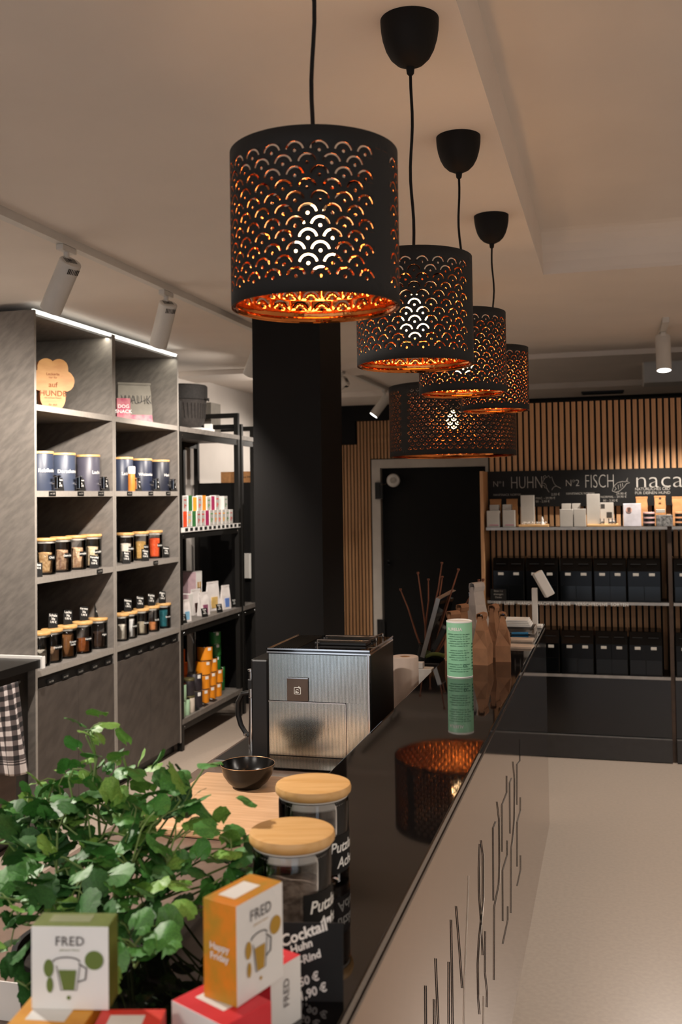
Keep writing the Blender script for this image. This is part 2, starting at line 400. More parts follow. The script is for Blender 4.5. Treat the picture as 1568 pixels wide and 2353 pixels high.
def pendant(x, y, zb, label, me, rad, h, seam_rot, cat='pendant lamp', cup=True, kb=1.0, cupr=.061):
    t = thing('pendant_lamp', label, cat, (x, y, CZ), 0, 'pendant lamps over the counter')
    zr = zb - CZ
    so = inst('lamp_shade', me, t, (0, 0, zr), (0, 0, seam_rot))
    sm = so.modifiers.new('thick', 'SOLIDIFY'); sm.thickness = .0012; sm.offset = -1; sm.material_offset = 1; sm.material_offset_rim = 1
    for zz in (.004, h - .004):
        rg = MB(); ring(rg, rad - .004, zz, .003); rg.obj('shade_rim', COPPER, t).location = (0, 0, zr)
    hub = MB()
    zc = h * .80
    for i in range(3):
        a = 2 * PI * i / 3 + .4
        hub.tube([(.02 * math.cos(a), .02 * math.sin(a), zc), (rad * .98 * math.cos(a), rad * .98 * math.sin(a), h - .006)], .0018, 6)
    ring(hub, .02, zc, .002, 20)
    hub.obj('spider_frame', COPPER, t).location = (0, 0, zr)
    zs = h * .66
    MB().lathe([(.006, .075), (.018, .07), (.02, .02), (.019, 0)], 20, c=(0, 0, zs)).obj('socket', MATTE, t, True).location = (0, 0, zr)
    bp = [(.012, 0), (.014, -.018), (.024, -.035), (.030, -.055), (.029, -.068), (.02, -.082), (.006, -.088)]
    MB().lathe(bp, 24, c=(0, 0, zs)).obj('bulb', BULB, t, True).location = (0, 0, zr)
    l = light('bulb_lamp', 'POINT', (x, y, zb + zs - .05), K_BULB * kb, WARM, .033)
    rnd = random.Random(int(y * 10))
    pts = []; z0, z1 = -.115, zr + zs + .075
    for i in range(15):
        q = i / 14; amp = .0045 * math.sin(PI * q)
        pts.append((amp * math.sin(q * 9 + y * 3), amp * math.cos(q * 7 + y), z0 + (z1 - z0) * q))
    MB().tube(pts, .0032, 8).obj('cord', MATTE, t, True)
    if cup:
        MB().lathe([(cupr, 0), (cupr, -.006), (cupr * .985, -.022), (cupr * .93, -.042), (cupr * .83, -.062), (cupr * .68, -.079), (cupr * .48, -.091), (cupr * .25, -.098), (.009, -.10), (.0075, -.113), (.005, -.116)], 48).obj('ceiling_cup', MATTE, t, True)
    return t
SR = R(-23)
pendant(-.402, 1.352, 1.918, 'black perforated pendant lamp nearest the camera, largest in view', SM, .12, .221, SR)
pendant(-.386, 2.012, 1.917, 'second black perforated pendant lamp, right behind the nearest one', SM, .12, .221, SR + .25)
pendant(-.390, 2.718, 1.926, 'third small perforated pendant lamp along the counter', SM, .12, .221, SR + .9)
pendant(-.394, 3.530, 1.944, 'fourth and farthest of the small perforated pendant lamps, at the right', SM, .12, .221, SR + .5)
pendant(-.736, 4.75, 1.835, 'wide drum pendant lamp with upside down scale cut-outs behind the small ones', LM, .302, .335, R(-128), kb=1.0)

# ------------------------------------------------------------------ counter with raised ledge
LZ = 1.126; LY0, LY1 = .25, 4.10
t = thing('sales_counter', 'long black counter with a glossy ledge and mirror-like front panel', 'counter', (0, 0, 0))
MB().box((-.532, LY0, LZ - .02), (-.274, LY1, LZ)).obj('ledge_top', GLOSS, t, bevel=.002)
MB().box((-.528, LY0 + .01, 0), (-.362, LY1 - .01, LZ - .0205)).obj('carcass', BLACK, t)
MB().box((-.36, LY0 + .01, .0), (-.34, LY1 - .01, LZ - .0205)).box((-.36, LY1 - .01, 0), (-.34, 5.12, .99)).obj('front_panel', PANEL, t)
MB().box((-.2755, LY0, LZ - .0215), (-.2725, LY1, LZ - .016)).obj('edge_strip', mat('edge_strip_metal', '5a524c', .3, metal=1), t)
TW = [[(854, 190), (855, 285), (842, 300), (842, 478)], [(824, 288), (831, 360), (831, 440), (830, 540), (826, 600), (816, 680), (815, 955)],
      [(819, 360), (810, 380), (812, 605)], [(797, 350), (797, 425), (776, 480), (777, 685)], [(754, 465), (763, 540), (765, 740), (762, 830), (742, 930), (741, 1250)],
      [(748, 552), (737, 580), (739, 900)], [(857, 445), (857, 505), (843, 555), (843, 750)], [(799, 635), (799, 700), (779, 768), (780, 990)],
      [(858, 700), (858, 765), (843, 835)], [(802, 925), (802, 985), (780, 1090)], [(684, 635), (692, 700), (693, 800), (692, 900), (685, 980), (675, 1080), (670, 1180), (672, 1330), (678, 1400)],
      [(679, 650), (675, 760), (676, 870), (683, 970), (692, 1140)], [(629, 790), (622, 1000), (612, 1250), (609, 1443), (608, 1500)], [(575, 925), (590, 1110), (602, 1285)],
      [(553, 985), (557, 1200), (560, 1443), (560, 1500)], [(543, 1170), (543, 1443)], [(485, 1155), (497, 1443), (498, 1500)], [(479, 1335), (481, 1500)],
      [(441, 1275), (443, 1500)], [(703, 1035), (702, 1215), (711, 1300), (710, 1370)], [(696, 1320), (694, 1470)]]
INK = mat('black_inlay', '060505', .5); HILITE = mat('inlay_highlight', 'cfc8be', .3, metal=.6)  # pale strips are highlights on the twig lines, drawn in colour
for i, ln in enumerate(TW):
    pts = [at(750 + x / 1.917, 1600 + y / 1.917, 0, -.3385) for x, y in ln]
    pts = [Vector((-.3385, min(max(p.y, LY0 + .02), LY1 - .015), p.z)) for p in pts]
    MB().tube(pts, .0011 if i not in (12,) else .0009, 5).obj('twig_inlay', HILITE if i in (12, 20) else INK, t)
    if i in (4, 10, 11, 1): MB().tube([p + Vector((.0005, .006 + p.y * .004, 0)) for p in pts[1:-1]], .0007, 5).obj('twig_inlay', HILITE, t)

# worktop behind the counter
WZ = .90
WT = mat('brown_grey_worktop', '6a584d', .3, var=.1, scale=50)
t = thing('back_worktop', 'lower brown-grey worktop behind the ledge carrying the coffee machine', 'worktop', (0, 0, 0))
MB().box((-1.13, .3, WZ - .035), (-.532, 3.78, WZ)).obj('worktop_slab', WT, t, bevel=.002)
MB().box((-1.10, .32, .08), (-.532, 3.76, WZ - .035)).obj('carcass', STONE_SHADED, t)
MB().box((-1.06, .34, 0), (-.54, 3.74, .08)).obj('plinth', BLACK, t)

# ------------------------------------------------------------------ grey shelving cabinets
XF, XB = -2.75, -3.29
CT = 2.60; SH = (2.13, 1.70, 1.27, .81)
def cabinet(y0, y1, label, last, tags):
    t = thing('shelving_cabinet', label, 'cabinet', (0, 0, 0), 0, 'tall grey stone-look cabinets')
    e = {'+x': 1}; th = .018
    MB().box((XB, y0, 0.06), (XF, y0 + th, CT), fm=e).obj('side_panel', [STONE, EDGE], t)
    MB().box((XB, y1 - th, 0.06), (XF, y1, CT), fm=e).obj('side_panel', [STONE, EDGE], t)
    MB().box((XB, y0 + th, .06), (XB + .01, y1 - th, CT)).obj('back_panel', STONE_SHADED, t)
    MB().box((XB, y0 + th, CT - .02), (XF - .03, y1 - th, CT)).obj('top_panel', STONE, t)
    for z in SH:
        MB().box((XB + .01, y0 + th, z - .03), (XF - .001, y1 - th, z), fm=e).obj('shelf', [STONE, EDGE], t)
    MB().box((XF - .02, y0 + th, SH[3] - .085), (XF - .008, y1 - th, SH[3] - .031)).obj('black_fascia', BLACK, t)
    ym = (y0 + y1) / 2
    for a, b in ((y0 + th, ym - .0015), (ym + .0015, y1 - th)):
        MB().box((XF - .02, a, .07), (XF - .002, b, SH[3] - .088)).obj('cabinet_door', STONE_SHADED, t)
    MB().box((XB, y0 + .01, 0), (XF - .05, y1 - .01, .06)).obj('plinth', BLACK, t)
    for z, ys in tags:
        for y in ys:
            MB().box((XF - .0005, y - .032, z - .026), (XF + .0015, y + .032, z - .002)).obj('price_strip', SLATE, t)
            text('price_text', 'nur 2,50', .012, CHALKG, t, (XF + .002, y, z - .014), (0, 1, 0), (0, 0, 1), bold=.01)
    return t
Y0, Y1, Y2 = 4.34, 5.155, 6.04
cabinet(Y0, Y1, 'left grey cabinet bay with the wooden paw shaped block on its top shelf', False,
        [(1.70, [4.50, 4.78, 5.0]), (1.27, [4.98]), (.755, [4.48, 4.62, 4.77, 4.92, 5.07])])
cabinet(Y1 + .002, Y2, 'right grey cabinet bay with the grey paper bag on its top shelf', True,
        [(1.70, [5.34, 5.62, 5.87]), (1.27, [5.68]), (.755, [5.30, 5.46, 5.62, 5.78, 5.94])])
tag(MB().box((XF - .016, Y0 + .005, CT - .012), (XF - .004, Y2 - .005, CT + .004)).obj('led_strip_light', LED), 'bright white light strip along the cabinets\' front top edge', 'light strip')
l = light('strip_lamp', 'AREA', (XF - .03, (Y0 + Y2) / 2, CT - .022), 4.5, (1, .93, .78), 1.6, (XF - .22, (Y0 + Y2) / 2, 1.9), size_y=.02)
l.rotation_euler = (0, R(-8), R(90)); l.data.size = 1.62; l.rotation_euler = (R(8), 0, R(90))

# ------------------------------------------------------------------ low cabinet and gingham towel on the left
t = thing('low_cabinet', 'low dark brown cabinet with a pale-edged black top left of the grey cabinets', 'cabinet', (0, 0, 0))
MB().box((-3.29, 1.3, .84), (-2.70, 4.325, .88)).obj('cabinet_top', BLACK, t)
MB().box((-3.29, 4.315, .88), (-2.695, 4.33, .893)).box((-2.703, 4.305, .835), (-2.690, 4.33, .893)).obj('edge_trim', WHITE, t)
MB().box((-3.29, 1.32, .06), (-2.78, 4.32, .84)).obj('carcass', BLACK, t)
for a, b in ((1.33, 2.12), (2.13, 2.92), (2.93, 3.55), (3.56, 4.18)): MB().box((-2.775, a, .08), (-2.755, b, .76)).obj('cabinet_door', mat('brown_front', '4d3b31', .55, scale=6, stretch=(1, 1, 6), var=.15), t)
MB().box((-3.25, 1.35, 0), (-2.82, 4.28, .06)).obj('plinth', BLACK, t)
MB().tube([(-2.735, 3.3, .8), (-2.715, 3.32, .8), (-2.715, 4.15, .8), (-2.735, 4.17, .8)], .006, 8).obj('towel_rail', METALB, t, True)
GING = bpy.data.materials.new('gingham_cloth'); GING.use_nodes = True
nt = GING.node_tree; N, L = nt.nodes, nt.links; b = N['Principled BSDF']; b.inputs['Roughness'].default_value = .9
uv = N.new('ShaderNodeUVMap'); sp = N.new('ShaderNodeSeparateXYZ'); L.new(uv.outputs[0], sp.inputs[0])
def mth(op, a, v=None, c=None):
    n = N.new('ShaderNodeMath'); n.operation = op
    for i, q in enumerate((a, v, c)):
        if q is None: continue
        if isinstance(q, (int, float)): n.inputs[i].default_value = q
        else: L.new(q, n.inputs[i])
    return n.outputs[0]
def stripe(s, f): return mth('GREATER_THAN', mth('FRACT', mth('MULTIPLY', s, f)), .5)
sx, sy = stripe(sp.outputs[0], 8), stripe(sp.outputs[1], 9)
# plain band with two thin lines near the hem
band = mth('LESS_THAN', sp.outputs[1], .12)
l1 = mth('LESS_THAN', mth('ABSOLUTE', mth('SUBTRACT', sp.outputs[1], .155)), .008)
l2_ = mth('LESS_THAN', mth('ABSOLUTE', mth('SUBTRACT', sp.outputs[1], .125)), .008)
sy2 = mth('MULTIPLY', sy, mth('SUBTRACT', 1, mth('LESS_THAN', sp.outputs[1], .17)))
sy2 = mth('MAXIMUM', sy2, mth('MAXIMUM', l1, l2_))
tot = mth('MULTIPLY', mth('ADD', sx, sy2), .5)
rp = N.new('ShaderNodeValToRGB'); rp.color_ramp.interpolation = 'CONSTANT'; L.new(tot, rp.inputs[0]); L.new(rp.outputs[0], b.inputs['Base Color'])
rp.color_ramp.elements[0].color = lin('c9c0bd'); rp.color_ramp.elements[1].position = .75; rp.color_ramp.elements[1].color = lin('121012')
e = rp.color_ramp.elements.new(.3); e.color = lin('59504f')
def towel():
    nu, nv = 40, 40; y0, y1, zt, zb = 3.62, 4.12, .808, .40
    vs, fs, uvs = [], [], []
    for j in range(nv + 1):
        for i in range(nu + 1):
            u, v = i / nu, j / nv
            z = zb + (zt - zb) * v - .03 * (1 - v) * math.cos(u * 7)
            y = y0 + (y1 - y0) * u + (1 - v) * (.02 + .06 * u)
            x = -2.70 + .012 * math.sin(u * 22 + v * 2) * (1.15 - v) + .004 * math.sin(u * 55 + v * 5)
            vs.append((x, y, z)); uvs.append((u, v))
    for j in range(nv):
        for i in range(nu):
            a = j * (nu + 1) + i; fs.append((a, a + 1, a + nu + 2, a + nu + 1))
    me = bpy.data.meshes.new('dish_towel'); me.from_pydata(vs, [], fs); ul = me.uv_layers.new(name='UVMap')
    for lp in me.loops: ul.data[lp.index].uv = uvs[lp.vertex_index]
    me.materials.append(GING); me.polygons.foreach_set('use_smooth', [True] * len(me.polygons))
    o = bpy.data.objects.new('dish_towel', me); COL.objects.link(o)
    s = o.modifiers.new('thick', 'SOLIDIFY'); s.thickness = .002
    return tag(o, 'black and white gingham dish towel hanging on the low cabinet', 'towel')
towel()

# ------------------------------------------------------------------ jars, canisters, cards
def grain(name, a, b, s=90, bump=.8):
    return mat(name, a, .85, col2=b, scale=s, bump=bump, bscale=s * 1.5)
LBL = SLATE
_jm = {}
def jar(p, r, h, fill, fm, lid, label, txt, name='storage_jar', group=None, ang=-.35, cat='jar', lidm=None, lidh=.014, tsz=.018, two=None, lz=.52):
    t = thing(name, label, cat, p, 0, group)
    key = (r, h)
    if key not in _jm:
        b = MB().lathe([(r * .9, 0), (r, .006), (r, h - .004), (r * .97, h), (r * .95, h), (r * .955, .012), (r * .85, .008)], 40)
        _jm[key] = (b.mesh('glass_body', GLASS, True),
                    MB().lathe([(r * 1.04, h + .003), (r * 1.06, h + .006), (r * 1.06, h + lidh), (r * 1.03, h + lidh + .003)], 48).mesh('lid', lidm or BAMBOO, True),
                    MB().lathe([(r * .93, h - .010), (r * .96, h - .008), (r * .96, h + .003), (r * .9, h + .003)], 40).mesh('seal_ring', SILI, True))
    g, l, s = _jm[key]
    inst('glass_body', g, t); inst('lid', l, t); inst('seal_ring', s, t)
    if fill > 0:
        ff = MB(); top = .012 + (h - .02) * fill; seg = 28; rr = r * .945
        prof = [(rr * .9, .012), (rr, .018), (rr, top), (rr * .7, top + .004), (rr * .35, top + .006), (.001, top + .008)]
        ff.lathe(prof, seg)
        for v in ff.v:
            if v.z > top - .001: v.z += .006 * noise.noise(Vector((v.x * 40, v.y * 40, r * 100 + h)))
        ff.obj('filling', fm, t, True)
    if txt:
        lw = .75; n = 10
        lb = MB().grid(lambda u, v: ((r + .0008) * math.cos(ang + (u - .5) * lw), (r + .0008) * math.sin(ang + (u - .5) * lw), h * lz + (v - .5) * h * .15), n, 1)
        lb.obj('label_band', LBL, t, True)
        cyltext('label_text', txt, tsz, CHALK, t, r + .0016, ang, h * lz, bold=.01)
    return t
def card(p, w_, h_, label, lines, yaw=0, lean=12, tilt=0, group='small chalk price cards'):
    """small blackboard card, bottom centre at p, facing +x rotated by yaw"""
    t = thing('price_card', label, 'price card', p, R(yaw), group)
    M = Matrix.Rotation(R(-lean), 4, 'Y') @ Matrix.Rotation(R(tilt), 4, 'X')
    MB().box((-.002, -w_ / 2, 0), (0, w_ / 2, h_), M=M).obj('card', SLATE, t)
    for i, s in enumerate(lines):
        me = textmesh(s, h_ * (.24 if i == 0 else .19), bold=.012)
        o = text('card_text', s, h_ * (.24 if i == 0 else .19), CHALK, t, M @ Vector((.0006, 0, h_ * (.84 - .22 * i))), M.to_3x3() @ Vector((0, 1, 0)), M.to_3x3() @ Vector((0, 0, 1)), bold=.012)
        wd = max(v.co.x for v in me.vertices) * 2
        if wd > w_ * .9: o.scale = (w_ * .9 / wd,) * 3
    return t
def base(px_, X, Z, dy=0): q = at(px_, 1200, 0, X); return Vector((X, q.y + dy, Z))

# row of grain jars, cabinet left, third shelf
Z3 = SH[2]
OATS = grain('rolled_oats', 'b98a55', 'e0bd8c'); NUTS = grain('nut_flakes', '7c5136', 'd8b592', 60); MUES = grain('muesli', 'b07f58', 'e2c4a0', 60); CORN = grain('corn_flakes', 'cbb089', 'e6d6b6', 70)
for x, X, f, fm, tx, lb in ((103, -2.84, .64, OATS, 'Obst', 'glass jar of golden oat flakes, nearest the left side panel on the third shelf'),
                            (140, -2.85, .66, NUTS, 'Gemüse', 'glass jar of brown and cream nut flakes, second on the third shelf'),
                            (175, -2.86, .68, MUES, 'Cerealien', 'glass jar of pale brown muesli, third on the third shelf'),
                            (210, -2.86, .66, CORN, 'Kartoffel', 'glass jar of pale flakes beside a leaning chalk card on the third shelf')):
    jar(base(x, X, Z3), .055, .17, f, fm, None, lb, tx, group='glass jars on the cabinet shelves', tsz=.016)
RICE = grain('rice_flakes', 'd8cfbd', 'efe8d9'); MILL = grain('millet', 'b48a48', 'd0a864', 120); LENT = grain('red_lentils', 'e0481c', 'f36a32', 140)
for x, f, fm, tx, lb in ((288, .68, RICE, 'Flocken', 'glass jar of white flakes on the third shelf of the right bay'),
                         (323, .70, MILL, 'Hirse', 'glass jar of ochre millet between the white and the orange jars'),
                         (355, .78, LENT, 'Linsen', 'glass jar of bright orange red lentils on the third shelf')):
    jar(base(x, -2.86, Z3), .05, .162, f, fm, None, lb, tx, group='glass jars on the cabinet shelves', tsz=.016)
# powder jars, fourth shelf
Z4 = SH[3]
POW = [grain('pale_powder', 'b89272', 'c9a583', 30, .2), grain('coffee_powder', '8a5a30', '9f6c3c', 60, .2), grain('rust_powder', '9b5424', 'b4672f', 40, .2), grain('cocoa_powder', '3a281c', '4d3626', 40, .2)]
for x, f, fm, tx, lb in ((90, .45, RICE, None, 'glass jar with white flakes, half hidden behind the left side panel'),
                         (118, .42, POW[0], 'Eierschale', 'glass jar low filled with beige powder on the fourth shelf'),
                         (152, .80, POW[1], 'Kräuter\nLachs', 'glass jar full of light brown powder with a two-line label'),
                         (188, .45, POW[2], 'Karotte', 'glass jar half full of rust coloured powder on the fourth shelf'),
                         (224, .55, POW[3], 'Algen', 'glass jar of dark cocoa brown powder at the divider')):
    jar(base(x, -2.84, Z4), .053, .155, f, fm, None, lb, tx, group='glass jars on the cabinet shelves', tsz=.014)
W1 = grain('white_powder', 'e3e2de', 'f2f1ee', 30, .1); CR = grain('cream_powder', 'a79b85', 'bdb199', 30, .2); OR_ = grain('apricot_powder', 'c77b46', 'd98f59', 60, .2); TE = grain('teal_powder', '14545c', '1c6b74', 30, .1)
for x, f, fm, tx, lb in ((277, .62, RICE, None, 'glass jar with white grains next to the divider on the fourth shelf'),
                         (296, .78, W1, 'Natron', 'glass jar filled with pure white powder'),
                         (323, .48, CR, 'Gerste', 'glass jar half full of cream powder'),
                         (348, .32, OR_, 'Kürbis', 'glass jar with a little apricot orange powder'),
                         (374, .80, TE, 'Spirulina', 'glass jar filled with dark teal powder')):
    jar(base(x, -2.85, Z4), .047, .145, f, fm, None, lb, tx, group='glass jars on the cabinet shelves', tsz=.014)
# dispenser canisters, second shelf
Z2 = SH[1]
for i, (x, tx, lb, c) in enumerate(((93, 'Reisflocken', 'dark blue dispenser canister half hidden at the left side panel', '2c3344'), (145, 'Dorschstreifen', 'dark blue dispenser canister with a sheen, middle of the left bay', '3a4152'),
                                 (203, 'Lachs', 'grey-blue dispenser canister nearest the middle divider', '464450'), (281, 'Leinsamen', 'dark blue canister just right of the middle divider', '2b3346'),
                                 (326, 'Weizenkeime', 'dark navy canister in the middle of the right bay', '20263a'), (373, 'Hanf', 'near-black navy canister at the right end of the second shelf', '1b1e2b'))):
    q = base(x, -2.85, Z2); r = .066
    if i in (2,): q.y = min(q.y, Y1 - .095)
    if i == 5: q.y = min(q.y, Y2 - .09)
    if i in (0,): q.y = max(q.y, Y0 + .09)
    if i == 3: q.y = max(q.y, Y1 + .095)
    t = thing('dispenser_canister', lb, 'canister', q, 0, 'blue dispenser canisters')
    cm = mat('canister_blue', c, .42, var=.06, spec=.5)
    MB().lathe([(r * .99, 0), (r, .004), (r, .19), (r * .98, .192)], 44).obj('canister_body', cm, t, True)
    MB().lathe([(r * 1.02, .193), (r * 1.02, .203), (r, .205)], 44).obj('lid', BAMBOO, t, True)
    cyltext('label_text', tx, .026, CHALK, t, r + .0012, -.28, .105, bold=.012)
    MB().tube([(r - .002, 0, .04), (r + .028, 0, .04)], .009, 10).obj('tap_stem', CHROME, t, True)
    MB().box((r + .020, -.010, .012), (r + .040, .010, .074)).box((r + .018, -.020, .072), (r + .044, .020, .080)).obj('tap', CHROME, t, bevel=.002)
    card(q + Vector((.085, .05, 0)), .055, .07, 'chalk card beside the tap of ' + ('the left panel canister', 'the middle left canister', 'the grey-blue canister', 'the canister right of the divider', 'the middle right canister', 'the last canister on the right')[i],
         [tx[:8], '50g', '1,20 €'], yaw=-20)
t = thing('spice_tin', 'small white and orange tin in front of the right bay canisters', 'tin', base(303, -2.772, Z2) + Vector((0, 0, 0)))
MB().lathe([(.02, 0), (.021, .003), (.021, .10), (.02, .103)], 24).obj('tin_body', mat('orange_tin', 'c2762c', .5), t, True)
MB().lathe([(.022, .104), (.022, .145), (.02, .148)], 24).obj('lid', WHITE, t, True)
# chalk cards
for x, X, Z, lb, ls, ya in ((86, -2.775, Z3, 'chalk card at the very left of the third shelf', ['Obst', '2,90 €'], -25), (216, -2.785, Z3, 'chalk card leaning before the pale flakes jar', ['Kartoffel', '100g', '2,50 €'], -30),
                            (290, -2.785, Z3, 'chalk card before the white flakes jar', ['Reis', '100g', '1,90 €'], -30), (334, -2.785, Z3, 'chalk card before the ochre millet jar', ['Hirse', '100g', '2,20 €'], -25),
                            (382, -2.80, Z3, 'chalk card right of the orange lentil jar', ['Linsen', '100g', '1,80 €'], -20)):
    card(base(x, X, Z), .055, .075, lb, ls, yaw=ya, tilt=-8)
for x, r_, h_, lb, w0 in ((121, .053, .155, 'chalk card on the lid of the beige powder jar', 'Schale'), (155, .053, .155, 'chalk card on the lid of the light brown powder jar', 'Lachs'), (192, .053, .155, 'chalk card on the lid of the rust powder jar', 'Karotte'), (226, .053, .155, 'chalk card on the lid of the cocoa brown jar', 'Alge'),
                          (293, .047, .145, 'chalk card on the lid of the white powder jar', 'Natron'), (321, .047, .145, 'chalk card on the lid of the cream powder jar', 'Gerste'), (347, .047, .145, 'chalk card on the lid of the apricot jar', 'Kürbis'), (372, .047, .145, 'chalk card on the lid of the teal jar', 'Algen')):
    card(base(x, -2.845, Z4 + h_ + .0175), .055, .08, lb, [w0, '20g', '1,90 €'], yaw=-25, tilt=-10, lean=15)

# wooden paw block
p0 = base(131, -2.90, SH[0])
t = thing('wooden_paw_block', 'thick wooden paw shaped block lettered HUNDE on the top shelf', 'wooden sign', p0 + Vector((.01, -.05, 0)), R(46))
lob = [(0, .075, .068, .08), (-.062, .165, .055, .058), (.062, .165, .055, .058), (-.035, .235, .048, .05), (.035, .235, .048, .05)]
def paw(n=96):
    pts = []
    for i in range(n):
        a = 2 * PI * i / n; best = 0; c0 = Vector((0, .145)); d_ = Vector((math.cos(a), math.sin(a)))
        s = 0
        while s < .25:
            q = c0 + d_ * s
            if any(((q.x - x) / rx) ** 2 + ((q.y - y) / ry) ** 2 <= 1 for x, y, rx, ry in lob): best = s
            s += .0012
        q = c0 + d_ * best
        pts.append((q.x, max(0, q.y)))
    return pts
PW = mat('paw_wood', '946530', .55, scale=9, stretch=(1, 8, 3), col2='a3773f'); PWE = mat('paw_wood_edge', '9a5424', .6, var=.15)
MB().prism(paw(), .06, 0, ms=1).obj('block', [PW, PWE], t)
BRN = mat('burned_lettering', '6e3710', .8)
for s, z, sz in (('Leckerlis', .2, .02), ('nur für', .182, .016), ('auf', .142, .04), ('HUNDE', .095, .042), ('mit echtem Fleisch', .072, .012), ('für dich', .035, .015), ('bestes', .022, .012)):
    text('lettering', s, sz, BRN, t, (0, -.001, z), (1, 0, 0), (0, 0, 1), bold=.012)
# paper bag WAU-K and pink box
p0 = base(318, -2.92, SH[0])
t = thing('paper_bag', 'grey paper bag lettered WAU-K with a pink base on the top shelf', 'bag', p0 + Vector((-.01, -.03, 0)), R(38))
def bag(w_, d_, h_, pinch=.25, n=12, seed=1, lean=0):
    m_ = MB(); rings = []; r2 = random.Random(seed)
    for j in range(n + 1):
        v = j / n; dd = d_ * (1 - (1 - pinch) * v ** 1.5); ww = w_ * (1 - .06 * v)
        ring_ = []
        for i in range(24):
            a = i / 24 * 4; k = int(a); f = a - k
            cs = [(-1, -1), (1, -1), (1, 1), (-1, 1), (-1, -1)]
            x = (cs[k][0] * (1 - f) + cs[k + 1][0] * f) * ww / 2; y = (cs[k][1] * (1 - f) + cs[k + 1][1] * f) * dd / 2
            if abs(abs(x) - ww / 2) < 1e-6 and v > .05: x *= 1 - .1 * (1 - abs(y) / (dd / 2)) * v
            nz = noise.noise(Vector((x * 25 + seed, y * 25, v * 6))) * .004 * (1 if 0 < v else 0)
            ring_.append(Vector((x + nz, y + nz + lean * v, h_ * v)))
        rings.append(ring_)
    n0 = len(m_.v)
    for r_ in rings: m_.v += r_
    for j in range(n):
        for i in range(24):
            k = (i + 1) % 24; m_.f.append((n0 + j * 24 + i, n0 + j * 24 + k, n0 + (j + 1) * 24 + k, n0 + (j + 1) * 24 + i)); m_.m.append(0)
    m_.f.append(tuple(n0 + i for i in reversed(range(24)))); m_.m.append(0); m_.f.append(tuple(n0 + n * 24 + i for i in range(24))); m_.m.append(0)
    return m_
GP = mat('grey_bag_paper', '68635a', .7, var=.1, scale=14, bump=.3, bscale=30)
bag(.22, .10, .25, .3, seed=3).obj('bag_body', GP, t, True)
PK = mat('pink_print', 'a03555', .6, scale=22, col2='b97a7c')
bag(.224, .104, .055, .95, n=2, seed=3).obj('pink_base', PK, t, True)
MB().box((-.105, -.02, .25), (.105, -.005, .262)).obj('folded_top', GP, t)
INKT = mat('black_print', '1a1816', .7)
text('lettering', 'WAU-K', .075, INKT, t, (.005, -.052, .15), (1, 0, 0), (0, .12, 1), width=.72, spacing=1.1, bold=.0)
p0 = base(281, -2.83, SH[0])
t = thing('pink_box', 'small pink printed box beside the grey paper bag', 'box', p0 + Vector((.012, -.005, 0)), R(36))
MB().box((-.04, -.03, 0), (.04, .03, .125)).obj('carton', PK, t, bevel=.002)
text('lettering', 'DOG\nSNACK', .03, WHITE, t, (0, -.0315, .06), (1, 0, 0), (0, 0, 1), bold=.01)

# ------------------------------------------------------------------ steel racks behind the cabinets
def rack(y0, y1, label, shelves, top):
    t = thing('steel_rack', label, 'shelving rack', (0, 0, 0), 0, 'black steel racks'); s = .035
    for x in (XF - s, -3.27):
        for y in (y0, y1 - s): MB().box((x, y, 0), (x + s, y + s, top)).obj('post', METALB, t)
    for y in (y0, y1 - s):
        MB().box((-3.235, y, top - s), (XF - s, y + s, top)).obj('top_rail', METALB, t)
    for z in shelves:
        MB().box((XF - .03, y0 + s, z - .075), (XF - .005, y1 - s, z - .035)).obj('beam', METALB, t)
        MB().box((-3.265, y0 + s, z - .075), (-3.24, y1 - s, z - .035)).obj('beam', METALB, t)
        MB().box((-3.27, y0 + .002, z - .033), (XF + .002, y1 - .002, z)).obj('shelf', [STONE], t)
    for y in (y0 + .05, y1 - .05):
        for z in shelves: MB().lathe([(.004, 0), (.003, .003)], 8, M=Matrix.Translation((XF - .004, y, z - .055)) @ Matrix.Rotation(R(90), 4, 'Y')).obj('bolt', CHROME, t)
    return t
rk = rack(6.05, 7.15, 'black steel rack with tea cartons and tins beside the grey cabinets', (2.13, 1.46, .82, .205), 2.30)
MB().box((-3.268, 6.09, .24), (-3.25, 7.11, 1.40)).obj('back_panel', BLACK, rk)
rack(7.19, 7.5, 'second black steel rack showing beside the pillar', (2.13, .82), 2.22)
for i in range(13):
    y = 6.12 + i * .081
    MB().box((XF + .003, y, 1.433), (XF + .0045, y + .045, 1.455)).obj('price_strip', SLATE, rk)
MB().box((XF + .0021, 6.06, 1.427), (XF + .0029, 7.14, 1.459)).obj('shelf_rail', WHITE, rk)
p1 = at(455, 1108, 1, 7.55); p2 = at(553, 1300, 1, 7.55); p3 = at(585, 1300, 1, 7.55)
tag(MB().box((-3.285, 7.55, 0), (-2.30, 8.0, 1.775)).obj('black_sideboard', MATTE), 'tall matte black cupboard behind the steel racks', 'cupboard')
t = thing('cardboard_carton', 'brown cardboard carton on the black cupboard behind the rack post', 'carton', (-2.93, 7.70, 1.775))
MB().box((-.16, -.1, 0), (.3, .1, .09)).obj('carton_body', KRAFT, t)
text('lettering', 'Bio Hundekekse', .03, INKT, t, (.12, -.101, .045), (1, 0, 0), (0, 0, 1))
t = thing('wall_switch_box', 'pale grey double switch box on the black cupboard', 'switch', (p2.x, 7.548, at(570, 1330, 1, 7.5).z))
wd = p3.x - p2.x; hh = at(570, 1272, 1, 7.5).z - at(570, 1330, 1, 7.5).z
MB().box((0, -.035, 0), (wd * .34, 0, hh)).obj('switch_plate', WHITEP, t, bevel=.003)
MB().box((wd * .40, -.05, .004), (wd * 1.15, 0, hh)).obj('switch_plate', WHITEP, t, bevel=.003)
MB().box((wd * .34, -.03, .01), (wd * .40, -.0, hh - .01)).obj('vent', BLACK, t)
